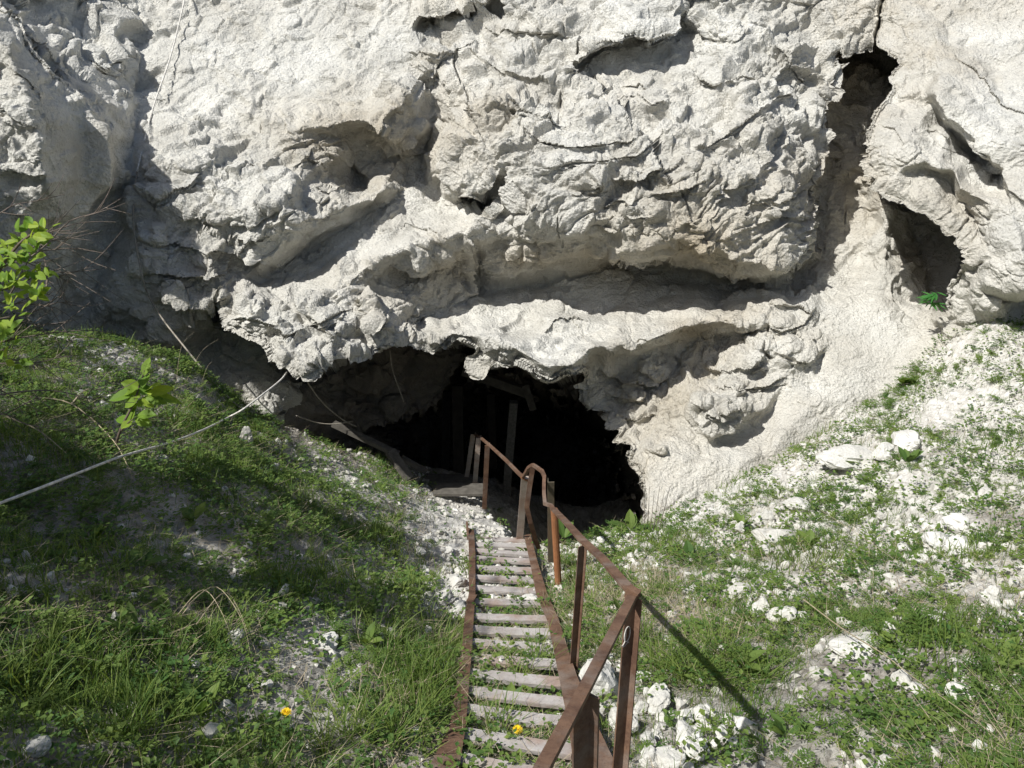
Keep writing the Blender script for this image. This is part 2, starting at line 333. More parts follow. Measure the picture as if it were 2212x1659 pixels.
# (x, y, roughness, ochre)
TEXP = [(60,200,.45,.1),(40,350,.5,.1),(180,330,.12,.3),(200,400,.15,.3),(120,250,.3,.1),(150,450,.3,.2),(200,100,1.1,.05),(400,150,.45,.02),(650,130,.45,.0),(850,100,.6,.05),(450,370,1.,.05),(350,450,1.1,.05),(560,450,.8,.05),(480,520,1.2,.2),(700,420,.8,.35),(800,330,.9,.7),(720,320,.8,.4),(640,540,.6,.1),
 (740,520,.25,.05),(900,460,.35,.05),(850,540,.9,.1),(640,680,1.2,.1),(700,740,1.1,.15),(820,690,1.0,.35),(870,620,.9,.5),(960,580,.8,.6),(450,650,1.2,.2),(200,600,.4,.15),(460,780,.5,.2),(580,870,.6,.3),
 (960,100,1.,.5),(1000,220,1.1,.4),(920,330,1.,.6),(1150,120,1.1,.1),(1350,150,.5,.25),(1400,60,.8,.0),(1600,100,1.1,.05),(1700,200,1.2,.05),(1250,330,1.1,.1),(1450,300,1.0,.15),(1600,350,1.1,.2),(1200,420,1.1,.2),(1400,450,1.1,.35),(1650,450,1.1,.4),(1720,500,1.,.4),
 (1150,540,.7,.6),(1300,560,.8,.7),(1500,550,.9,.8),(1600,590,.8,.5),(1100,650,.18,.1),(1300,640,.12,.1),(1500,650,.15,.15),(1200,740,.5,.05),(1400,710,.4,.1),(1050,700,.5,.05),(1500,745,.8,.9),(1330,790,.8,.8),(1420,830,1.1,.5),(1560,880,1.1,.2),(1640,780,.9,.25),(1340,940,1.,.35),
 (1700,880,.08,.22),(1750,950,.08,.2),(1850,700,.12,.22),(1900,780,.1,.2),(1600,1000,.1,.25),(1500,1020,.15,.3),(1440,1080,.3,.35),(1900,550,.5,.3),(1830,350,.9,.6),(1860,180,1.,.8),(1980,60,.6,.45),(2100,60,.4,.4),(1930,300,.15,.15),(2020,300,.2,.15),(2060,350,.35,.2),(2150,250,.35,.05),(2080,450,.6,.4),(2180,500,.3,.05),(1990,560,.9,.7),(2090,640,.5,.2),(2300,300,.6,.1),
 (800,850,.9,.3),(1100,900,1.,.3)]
NB = 3.0
RAW = cdt_raster(CURVES, POINTS, -740, 2940, -740, 1300, NB)
RAW = blur(RAW, 1, 2)
def grid_axis(lo, a, b, hi, step, n):
    t = np.linspace(0, 1, n+1)[:-1]
    return np.concatenate([lo+(a-lo)*(1-(1-t)**1.6), np.arange(a, b, step), b+(hi-b)*(np.linspace(0, 1, n+1)**1.6)])
gx = grid_axis(-700, -50, 2262, 2880, 2.15, 40); gy = np.concatenate([grid_axis(-700, -40, 1195, 1200, 2.15, 34)[:-35], np.linspace(1195, 1270, 8)])
GX, GY = np.meshgrid(gx, gy)
GX = GX.astype(np.float32); GY = GY.astype(np.float32)
wq = np.stack([GX, GY, GX*0], -1)
wx = (noise(wq/70., 1)*9+noise(wq/34., 2)*5.5).astype(np.float32)
wy = (noise(wq/70., 4)*9+noise(wq/34., 5)*5.5).astype(np.float32)
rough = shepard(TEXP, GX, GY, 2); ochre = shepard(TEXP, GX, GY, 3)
wamp = np.clip(.45+rough*.75, .3, 1.2)
D = bil(RAW, (GX+wx*wamp+740)/NB, (GY+wy*wamp+740)/NB)

def ledge(pts, s, lrec=90, s2=0.0, llip=40, side=1):
    """rock edge along pts: the surface on one side steps back by s metres and recovers over lrec"""
    global D
    x = [p[0] for p in pts]; y = [p[1] for p in pts]; R = max(lrec*2.5, llip*3)
    i0, i1 = np.searchsorted(gx, [min(x)-R, max(x)+R]); j0, j1 = np.searchsorted(gy, [min(y)-R, max(y)+R])
    X = GX[j0:j1, i0:i1]+wx[j0:j1, i0:i1]*.8; Y = GY[j0:j1, i0:i1]+wy[j0:j1, i0:i1]*.8
    if X.size == 0: return
    best = np.full(X.shape, 1e9); sd = np.zeros(X.shape); tt = np.zeros(X.shape)
    seg = [math.hypot(x[k+1]-x[k], y[k+1]-y[k]) for k in range(len(x)-1)]; tot = sum(seg); acc = 0
    for k in range(len(x)-1):
        dx, dy = x[k+1]-x[k], y[k+1]-y[k]; l2 = dx*dx+dy*dy+1e-9
        t = np.clip(((X-x[k])*dx+(Y-y[k])*dy)/l2, 0, 1)
        dd = np.hypot(X-x[k]-t*dx, Y-y[k]-t*dy); m = dd < best
        best = np.where(m, dd, best); sgn = np.sign((X-x[k])*(-dy)+(Y-y[k])*dx)*-1
        sd = np.where(m, sgn, sd); tt = np.where(m, (acc+t*seg[k])/tot, tt); acc += seg[k]
    fade = np.clip(np.minimum(tt, 1-tt)*5, 0, 1)**.7; sd = -sd*side   # side 1: the part below a left-to-right line steps back
    g = sm(best, 0, 13)
    s *= 1.2 if abs(s) >= .3 else .42; D[j0:j1, i0:i1] += (np.where(sd > 0, s*g*np.exp(-(best/lrec)**1.3), -s2*np.exp(-(best/llip)**1.3))*fade).astype(np.float32)
def knob(x, y, rx, ry, h, rot=0, p=2.2):
    global D
    R = max(rx, ry)*1.4; i0, i1 = np.searchsorted(gx, [x-R, x+R]); j0, j1 = np.searchsorted(gy, [y-R, y+R])
    X = GX[j0:j1, i0:i1]+wx[j0:j1, i0:i1]*.8-x; Y = GY[j0:j1, i0:i1]+wy[j0:j1, i0:i1]*.8-y
    c, s = math.cos(math.radians(rot)), math.sin(math.radians(rot)); a = (X*c+Y*s)/rx; b = (-X*s+Y*c)/ry
    r = (np.abs(a)**p+np.abs(b)**p)**(1/p)
    h *= .65; D[j0:j1, i0:i1] -= (h*np.sqrt(np.clip(1-r*r, 0, 1))).astype(np.float32)
def crack(pts, w=3.0, dep=.25):
    global D
    x = [p[0] for p in pts]; y = [p[1] for p in pts]; R = w*3
    i0, i1 = np.searchsorted(gx, [min(x)-R, max(x)+R]); j0, j1 = np.searchsorted(gy, [min(y)-R, max(y)+R])
    X = GX[j0:j1, i0:i1]+wx[j0:j1, i0:i1]*.5; Y = GY[j0:j1, i0:i1]+wy[j0:j1, i0:i1]*.5; best = np.full(X.shape, 1e9)
    for k in range(len(x)-1):
        dx, dy = x[k+1]-x[k], y[k+1]-y[k]; t = np.clip(((X-x[k])*dx+(Y-y[k])*dy)/(dx*dx+dy*dy+1e-9), 0, 1)
        best = np.minimum(best, np.hypot(X-x[k]-t*dx, Y-y[k]-t*dy))
    D[j0:j1, i0:i1] += (dep*.6*np.clip(.4+noise(np.stack([X, Y, X*0], -1)/25., 9)*1.5+.5, 0, 1.3)*np.exp(-(best/w)**2)).astype(np.float32)
LEDGES = [
 ([(815,290),(845,240),(880,200),(920,150),(960,120)],.26,120,.05,30),
 ([(640,480),(700,470),(760,440)],.12,40,.06,25),
 ([(1215,183),(1241,136),(1263,121),(1299,103),(1337,88),(1372,70),(1409,77),(1449,68),(1468,18),(1472,-20)],.52,200,.12,50),
 ([(884,62),(924,22),(954,15),(998,18),(1030,6),(1048,-25)],.48,120,.12,40),
 ([(860,110),(900,118),(940,125),(1000,112),(1040,85)],.16,50,.05,20),
 ([(1040,60),(1110,70),(1180,72),(1230,80)],.18,55,.08,35),
 ([(1010,110),(1060,140),(1120,165),(1190,200)],.28,50,.08,30),
 ([(1030,170),(1070,150),(1110,170),(1160,190),(1205,195)],-.12,40,.0,20),
 ([(995,235),(1010,215),(1060,205),(1110,220),(1160,235),(1210,255)],-.18,45,.0,20),
 ([(1090,215),(1130,235),(1170,262),(1230,270)],.22,40,.06,25),
 ([(1000,240),(990,290),(1010,330)],-.18,50,.0,20),
 ([(1320,215),(1370,205),(1410,235),(1450,240)],.15,45,.05,25),
 ([(1340,180),(1380,182),(1400,200)],.12,25,.06,15),
 ([(1130,290),(1180,310),(1230,320),(1300,310),(1380,300)],.20,50,.08,30),
 ([(1180,370),(1240,350),(1310,345),(1370,335),(1430,300)],.16,45,.08,30),
 ([(1240,425),(1300,400),(1370,390),(1420,372),(1480,350)],.18,45,.08,30),
 ([(1280,455),(1340,440),(1400,432),(1460,415),(1530,400)],.18,40,.08,25),
 ([(1500,330),(1560,300),(1600,265),(1640,240)],.20,50,.10,30),
 ([(1540,420),(1600,395),(1640,370),(1680,330)],.20,50,.10,30),
 ([(1600,470),(1650,440),(1700,420),(1740,390)],.18,40,.08,25),
 ([(1560,520),(1620,500),(1680,470),(1730,455)],.16,40,.08,25),
 ([(1500,170),(1550,185),(1600,160),(1650,165)],.22,50,.10,30),
 ([(1660,90),(1700,120),(1730,170),(1760,180)],.18,45,.08,25),
 ([(1620,250),(1680,210),(1730,200)],.16,40,.08,25),
 ([(1690,520),(1720,500),(1762,480)],.14,30,.06,20),
 ([(300,415),(350,425),(400,405),(440,370)],.22,45,.08,25),
 ([(290,520),(340,530),(380,520),(440,545),(500,545),(550,530)],.26,50,.10,30),
 ([(380,480),(430,470),(470,490),(540,500),(600,505)],.22,55,.06,25),
 ([(300,600),(350,590),(420,610),(470,600),(510,585)],.22,50,.12,25),
 ([(330,655),(400,650),(460,660),(500,640)],.22,50,.12,25),
 ([(500,560),(540,570),(575,560)],.18,30,.08,20),
 ([(560,700),(620,722),(680,700),(740,670),(790,660)],.18,40,.10,30),
 ([(500,690),(540,690),(590,720),(610,760)],.18,35,.10,25),
 ([(630,660),(680,690),(720,740)],.15,35,.08,25),
 ([(770,640),(790,665),(800,700),(830,715)],.22,30,.08,20),
 ([(850,590),(910,570),(960,545),(1012,535)],.22,45,.06,25),
 ([(850,500),(880,490),(930,500),(970,520)],.10,30,.05,20),
 ([(1018,512),(1024,560),(1022,600),(1028,650)],.30,40,.15,14,-1),
 ([(1040,560),(1120,545),(1200,560),(1280,575)],.14,35,.05,20),
 ([(1080,585),(1150,590),(1220,580)],.14,30,.05,20),
 ([(1320,568),(1370,566),(1430,574),(1490,588)],.20,22,.05,20),
 ([(1170,720),(1200,700),(1240,690),(1270,700)],.20,28,.08,20),
 ([(1230,690),(1260,720),(1290,750)],.10,20,.04,15),
 ([(1030,765),(1080,752),(1120,760),(1150,790)],.12,25,.05,20),
 ([(1350,725),(1400,735),(1450,718),(1520,700)],.10,25,.06,20),
 ([(1290,800),(1350,830),(1400,835),(1450,800)],.22,35,.10,25),
 ([(1300,850),(1350,865),(1400,870)],.2,30,.08,20),
 ([(1330,900),(1370,905),(1420,900)],.2,30,.08,20),
 ([(1500,880),(1550,895),(1600,885)],.10,22,.05,18),
 ([(1520,790),(1570,800),(1620,790),(1660,760)],.24,30,.10,25),
 ([(1540,830),(1600,845),(1650,830),(1700,815)],.24,30,.10,25),
 ([(1650,700),(1690,720),(1740,700),(1760,670)],.18,25,.10,20),
 ([(1660,660),(1720,662),(1760,690)],.16,25,.08,20),
 ([(1690,770),(1740,780),(1780,750)],.22,25,.10,20),
 ([(620,360),(660,350),(700,362),(740,350)],.12,35,.05,20),
 ([(760,345),(790,372),(800,390)],.3,25,.05,15),
 ([(680,400),(720,412),(770,402),(800,415)],.14,25,.08,20),
 ([(2140,380),(2180,410),(2230,440)],.10,30,.05,20),
 ([(2060,120),(2110,160),(2160,220),(2230,260)],.06,30,.05,25),
 ([(1990,290),(2020,280),(2050,300)],.14,30,.06,20),
 ([(1900,270),(1930,280),(1950,310)],.06,25,.03,20),
 ([(190,125),(225,150),(262,118)],.22,35,.1,30),
 ([(0,130),(60,180),(90,230)],.12,35,.05,20),
 ([(0,230),(50,260),(80,280)],.14,35,.05,20),
 ([(0,370),(60,380),(110,390)],.18,40,.05,20),
 ([(20,460),(90,480),(160,460)],.15,40,.05,20),
 ([(300,200),(340,215),(380,205)],.05,20,.02,20),
 ([(520,345),(560,360),(590,350)],.08,20,.03,20),
 ([(660,890),(740,905),(840,895)],.2,40,.08,25),
 ([(700,845),(780,852),(880,845)],.2,30,.08,25),
 ([(430,760),(500,770),(560,800)],.14,40,.05,25),
]
KNOBS = [(1560,68,42,24,.28,0),(1500,480,40,22,.16,0),(1640,420,45,18,.14,-25),(1460,380,50,18,.12,-15),(1690,150,30,20,.15,0),(1290,190,40,20,.16,-15),(1110,215,60,26,.14,15),(1230,700,28,16,.08,0),
 (228,145,24,18,.22,30),(350,420,40,22,.16,0),(420,350,40,22,.14,-10),(600,440,36,24,.14,0),(690,425,20,16,.16,0),(330,500,35,26,.16,0),(300,570,26,30,.16,0),(360,640,40,26,.18,0),(440,560,30,22,.16,0),
 (620,700,34,26,.16,0),(700,680,26,34,.16,10),(740,700,22,30,.16,0),(800,665,28,38,.20,-10),(850,700,26,26,.16,0),(680,760,30,22,.14,0),(540,660,36,26,.14,0),
 (1350,668,20,10,.08,0),(1640,740,36,20,.16,10),(1700,745,36,22,.16,0),(1610,770,44,22,.14,10),(1690,690,30,20,.14,0),(1575,870,50,36,.12,-10),(1740,720,26,18,.12,0),
 (1420,790,40,26,.2,0),(1360,850,36,24,.2,0),(1330,920,30,22,.2,0),(1375,1000,18,26,.1,0),(1420,965,26,16,.14,10),(790,820,50,26,.3,0),(860,870,40,22,.3,0),(2060,300,40,26,.12,20),(1950,330,30,44,.08,0),
 (560,900,46,36,.18,0),(480,830,44,30,.15,0)]
CRACKS = [([(1263,77),(1241,136),(1215,183),(1208,257)],2.6,.22),([(998,430),(1060,446)],3.2,.3),([(1907,0),(1888,96)],3.,.5),([(1205,470),(1215,530)],1.8,.08),([(1660,700),(1650,760),(1700,800)],2.4,.15),([(560,905),(620,890)],3,.3)]
for l in LEDGES: ledge(l[0], *l[1:5], **({'side': l[5]} if len(l) > 5 else {}))
for k in KNOBS: knob(*k)
for c in CRACKS: crack(*c)
j, i = np.where((GX > -60) & (GY > -60))[0:2]
def ext(a, r, f):
    for ax in (0, 1):
        b = a
        for k in range(1, r+1):
            for sg in (-k, k):
                t = np.roll(a, sg, ax); b = f(b, t)
        a = b
    return a
# snap the soft edges between near and far rock into crisp, ragged breaks
for R_ in (3, 2):
    mn = ext(D, R_, np.minimum); mx = ext(D, R_, np.maximum); rg = mx-mn
    th = .45+.20*noise(wq/17., 12)+.08*noise(wq/7., 13)
    sn = np.where((D-mn) < th*rg, mn+.12*(D-mn), mx-.12*(mx-D)); k_ = sm(rg, .45, .8); inner = (GX > -45) & (GX < 2255) & (GY > -35) & (GY < 1190)
    D = np.where(inner, D*(1-k_)+sn*k_, D).astype(np.float32)
P0 = at_np(GX, GY, D).astype(np.float32)
def grid_normals(P):
    a = np.gradient(P, axis=1); b = np.gradient(P, axis=0); n = np.cross(a, b)   # faces the camera
    n /= np.linalg.norm(n, axis=-1, keepdims=True)+1e-9
    return n.astype(np.float32)
Ds = blur(D, 4, 2); N0 = grid_normals(at_np(GX, GY, Ds).astype(np.float32))
sgn = np.sign((N0*(np.array([0, 0, EYE])-P0)).sum(-1, keepdims=True)); N0 = N0*sgn
QP = at_np(GX, GY, blur(D, 9, 2)).astype(np.float32)
# relief: tilted facets at three sizes, strata, fine crumble
W = QP.copy(); W += .16*np.stack([noise(QP*1.7, 31), noise(QP*1.7, 32), noise(QP*1.7, 33)], -1)
W += .05*np.stack([noise(QP*6, 41), noise(QP*6, 42), noise(QP*6, 43)], -1)
W += .03*np.stack([noise(QP*19, 44), noise(QP*19, 45), noise(QP*19, 46)], -1)
ang = math.radians(22); Sx = W[..., 0]*math.cos(ang)+W[..., 2]*math.sin(ang); Sz = -W[..., 0]*math.sin(ang)+W[..., 2]*math.cos(ang)
ST = np.stack([Sx, W[..., 1], Sz*1.5], -1)
h1, e1, _ = facets(ST*1.5, 5); h2, e2, _ = facets(ST*3.6+3, 6); h3, e3, _ = facets(ST*9.5+7, 7); h4, e4, _ = facets(W*24, 8)
n5 = fbm(QP*3., 5, 50, .55); n6 = fbm(np.stack([Sx*3.2, W[..., 1]*3.2, Sz*11], -1), 4, 60, .6, ridged=True)
n7 = fbm(QP*26., 3, 70, .6)
ex = np.linalg.norm(np.gradient(P0, axis=1), axis=-1); ey = np.linalg.norm(np.gradient(P0, axis=0), axis=-1); cell = np.minimum(np.maximum(ex, ey), .2).astype(np.float32)
def wt(lam): return sm(lam/cell, 3., 8.)     # relief finer than the local mesh is left out
W = P0.copy(); W += .16*np.stack([noise(P0*1.7, 31), noise(P0*1.7, 32), noise(P0*1.7, 33)], -1)
W += .028*np.stack([noise(P0*6, 41), noise(P0*6, 42), noise(P0*6, 43)], -1)
Sx = W[..., 0]*math.cos(ang)+W[..., 2]*math.sin(ang); Sz = -W[..., 0]*math.sin(ang)+W[..., 2]*math.cos(ang); ST = np.stack([Sx, W[..., 1], Sz*1.5], -1)
h1, e1, _ = facets(ST*1.5, 5); h2, e2, _ = facets(ST*3.4+3, 6); h3, e3, _ = facets(ST*8.5+7, 7); h4, e4, _ = facets(W*19, 8)
h1 = h1*sm(e1, 0, .16); h2 = h2*sm(e2, 0, .16)+.12*sm(e2, 0, .25); h3 = h3*sm(e3, 0, .2)+.12*sm(e3, 0, .3); h4 = h4*sm(e4, 0, .25)
n5 = fbm(P0*3., 5, 50, .55); n6 = fbm(np.stack([Sx*3.2, W[..., 1]*3.2, Sz*11], -1), 3, 60, .6, ridged=True)
n8 = fbm(W*7.5, 2, 90, .6, ridged=True); n9 = fbm(W*22., 2, 95, .6)
rel = rough*(.20*h1*wt(.6)+wt(.3)*(.105*h2-.012*np.exp(-e2*16))+wt(.12)*.056*h3+wt(.1)*.018*n6+wt(.13)*.022*n8)+(.22+rough*.78)*(.06*n5*wt(.2)+wt(.07)*.024*h4+wt(.06)*.022*n9)
rel += .018*np.clip(1-rough, 0, 1)*fbm(P0*9, 4, 80, .6)*wt(.08)
ed = np.exp(-np.abs(np.clip((GY-1100)/60, -3, 0)))*0
P1 = P0+N0*rel[..., None]
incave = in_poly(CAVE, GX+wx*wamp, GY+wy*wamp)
ny_, nx_ = GX.shape; idx = np.arange(ny_*nx_).reshape(ny_, nx_)
F = np.stack([idx[:-1, :-1], idx[1:, :-1], idx[1:, 1:], idx[:-1, 1:]], -1).reshape(-1, 4)
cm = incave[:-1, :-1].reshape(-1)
VV = P1.reshape(-1, 3); OC = ochre.reshape(-1); RG = rough.reshape(-1)
def sub(Fs):
    u, inv = np.unique(Fs, return_inverse=True); return u, inv.reshape(Fs.shape)
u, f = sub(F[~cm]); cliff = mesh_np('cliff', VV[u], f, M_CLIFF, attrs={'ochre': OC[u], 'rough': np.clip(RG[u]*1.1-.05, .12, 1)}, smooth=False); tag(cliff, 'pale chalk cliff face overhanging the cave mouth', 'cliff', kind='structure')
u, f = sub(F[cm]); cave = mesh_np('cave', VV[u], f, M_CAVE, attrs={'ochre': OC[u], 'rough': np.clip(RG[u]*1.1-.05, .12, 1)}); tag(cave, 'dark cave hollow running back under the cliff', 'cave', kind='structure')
def cliff_d(px, py):
    """distance of the cliff sheet at a picture point"""
    i = int(np.clip(np.searchsorted(gx, px), 1, nx_-1)); j = int(np.clip(np.searchsorted(gy, py), 1, ny_-1))
    return float(to_px(P1[j, i])[2])

# ---------------------------------------------------------------- ground: heightfield from hand-placed points
def stair_d(py): return 1.87/(.041+1.062*(np.asarray(py, float)-829.5)/FP)
GPIX = [(x, y, stair_d(y)*k) for y in (1200, 1290, 1400, 1500, 1600, 1680) for x, k in ((1000, 1.035), (1180, 1.035))]
GPIX += [
 (0,1659,2.9),(250,1659,3.1),(500,1659,3.3),(800,1659,3.55),(0,1400,3.6),(300,1400,3.9),(600,1400,4.35),(860,1400,4.85),(0,1150,4.5),(300,1150,5.0),(600,1150,5.8),(850,1170,7.1),(0,900,5.6),(250,900,6.4),(450,950,7.2),(700,1060,7.9),(0,720,7.3),(250,730,8.3),(420,800,8.7),(540,905,8.8),(640,960,8.85),(760,1015,8.8),(900,1085,8.7),(945,1125,8.4),
 (900,1250,6.9),(960,1180,7.8),
 (1400,1659,3.75),(1700,1659,3.65),(2212,1659,3.1),(1300,1500,4.5),(1400,1400,5.0),(1700,1400,4.8),(2212,1400,4.1),(1400,1250,6.4),(1550,1180,7.0),(1900,1150,6.5),(2212,1150,5.6),(1560,1075,7.9),(1660,1010,8.3),(1780,930,8.7),(1900,860,9.0),(2000,790,9.2),(2070,710,9.2),(2150,680,9.0),(2212,900,7.6),(2212,700,8.9),(2212,1020,6.6),
 (970,1165,8.2),(1090,1160,8.3),(975,1105,9.9),(1050,1103,10.0),(1075,1125,9.3),(1104,1156,8.4),(940,1060,11.0),(1045,1087,10.4),(1025,1055,11.3),(930,1030,11.6),(900,1010,12),
 (1125,1172,7.9),(1200,1172,7.75),(1290,1162,7.75),(1330,1150,7.9),(1394,1138,8.1),(1440,1100,8.2),
 (600,915,9.8),(720,965,10.4),(840,1015,10.4),(890,1050,10.0),
 (1090,1108,12.2),(1200,1080,14.5),(1300,1090,14.5),(1060,1030,14),
]
GW = [(0,0,-1.72),(-1,0,-1.6),(1,0,-1.6),(0,-2,-1.3),(-6,-3,0.2),(6,-3,0.2),(0,-6,-.6),(-6,2,-.3),(7,2,-.6),(-9,5,1.5),(10,5,1.0),(-9,12,-1.5),(-4.6,9.2,-3.6),(-3.3,9.6,-4.6),(-6,10.5,-3.5),(-2.4,10.8,-5.6),(7,11,-4.2),(11,11,-2.5),(4,11,-5),(0,14,-9),(-3,13,-7.5),(2,14,-9.5),(3,13,-8),(11,-8,1),(-11,-8,1),(-12,14,-3),(12,14,-4)]
gp = at_np([p[0] for p in GPIX], [p[1] for p in GPIX], [p[2] for p in GPIX])
GW += [(.22,7.4,-5.05),(.45,7.2,-5.1),(.9,7.1,-5.1),(1.12,7.3,-5.0),(.08,8.0,-5.5),(.5,8,-5.95),(1.1,8,-5.8),(-.08,9,-6.1),(.5,9.3,-6.9),(1.4,9,-6.6),(.1,10.5,-7.2),(1,10.5,-7.9)]
gpts = [(float(p[0]), float(p[1]), float(p[2])) for p in gp]+[(a, b, EYE+c) for a, b, c in GW]
GS = .05
GH = cdt_raster([], gpts, -12, 12, -8, 14, GS); GH = blur(GH, 1, 2)
def axis2(lo, a, b, hi, st, n): return np.concatenate([np.linspace(lo, a, n+1)[:-1], np.arange(a, b, st), np.linspace(b, hi, n+1)])
ax = axis2(-12, -5.6, 6.2, 12, .0215, 30); ay = axis2(-8, 1.2, 11.2, 14, .0215, 30)
AX, AY = np.meshgrid(ax, ay)
q = np.stack([AX, AY, AX*0], -1).astype(np.float32)
def ground_base(X, Y): return bil(GH, (np.asarray(X)+12)/GS, (np.asarray(Y)+8)/GS)
dwx = noise(q*1.6, 91)*.12+noise(q*5, 92)*.04; dwy = noise(q*1.6, 93)*.12+noise(q*5, 94)*.04
Z0 = ground_base(AX+dwx, AY+dwy)
gpx, gpy, gpd = to_px(np.stack([AX, AY, Z0], -1))
landing = in_poly([(940,1108),(1000,1085),(1060,1095),(1110,1158),(980,1168)], gpx, gpy)
lam = blur(landing.astype(np.float32), 4, 2)
g1, ge1, _ = facets(q*4+5, 21); g2, ge2, _ = facets(q*13, 22); g3, ge3, _ = facets(q*30, 23)
Z = Z0+(1-.9*lam)*(.06*fbm(q*1.3, 3, 24)+.035*fbm(q*5, 4, 25)+.03*g1*sm(noise(q*.9, 26), -.1, .5)+.022*g2+.012*g3)+.006*lam*g3
ny2, nx2 = AX.shape; idx = np.arange(ny2*nx2).reshape(ny2, nx2)
GF = np.stack([idx[:-1, :-1], idx[:-1, 1:], idx[1:, 1:], idx[1:, :-1]], -1).reshape(-1, 4)
GV = np.stack([AX, AY, Z], -1).reshape(-1, 3)
from mathutils.kdtree import KDTree
def gz(x, y):
    """height of the finished ground"""
    x = np.asarray(x, float); y = np.asarray(y, float)
    fx = np.interp(x, ax, np.arange(len(ax))); fy = np.interp(y, ay, np.arange(len(ay)))
    return bil(Z, fx, fy)
def ground_at(px, py):
    """world point where the view line through a picture point first meets the ground"""
    d = np.linspace(2.2, 13, 1400); p = at_np(np.full(d.shape, px), np.full(d.shape, py), d)
    g_ = p[:, 2]-gz(p[:, 0], p[:, 1]); k = int(np.argmax(g_ < 0)) if (g_ < 0).any() else int(np.argmin(g_))
    if k == 0: k = int(np.argmin(np.abs(g_[200:])))+200
    return Vector(p[k].tolist())
# soil: grey chalky earth with crumbs, white rubble, brown litter
mg, nt, b = mat('chalk_soil'); co = objpos(nt)
a1 = tex(nt, 'noise', co, 1.1, Detail=7.0, Roughness=.6); a2 = tex(nt, 'noise', co, 14., Detail=8.0, Roughness=.75); a3 = tex(nt, 'noise', co, 70., Detail=5.0, Roughness=.7); a4 = tex(nt, 'noise', co, 3.2, Detail=6.0, Roughness=.65)
vv = tex(nt, 'vor', co, 42., feature='F1')
at1 = nt.nodes.new('ShaderNodeAttribute'); at1.attribute_name = 'pale'
c = mix(nt, ramp(nt, a1.outputs[0], [(.38, 0.), (.62, 1.)]), (.15, .13, .105), (.27, .25, .21))
c = mix(nt, ramp(nt, a2.outputs[0], [(.42, 0.), (.60, .8)]), c, (.37, .35, .315))
c = mix(nt, ramp(nt, a3.outputs[0], [(.58, 0.), (.68, .6)]), c, (.60, .58, .54))
c = mix(nt, ramp(nt, a2.outputs[0], [(.30, .7), (.44, 0.)]), c, (.13, .10, .065))
pl = mix(nt, ramp(nt, a2.outputs[0], [(.35, 0.), (.6, 1.)]), (.40, .375, .33), (.66, .64, .59))
c = mix(nt, at1.outputs['Fac'], c, pl)
nt.links.new(c, b.inputs['Base Color']); k1 = bump(nt, a2.outputs[0], .6, .03); k2 = bump(nt, a3.outputs[0], .6, .012, k1); nt.links.new(bump(nt, vv.outputs['Distance'], .5, .01, k2), b.inputs['Normal'])
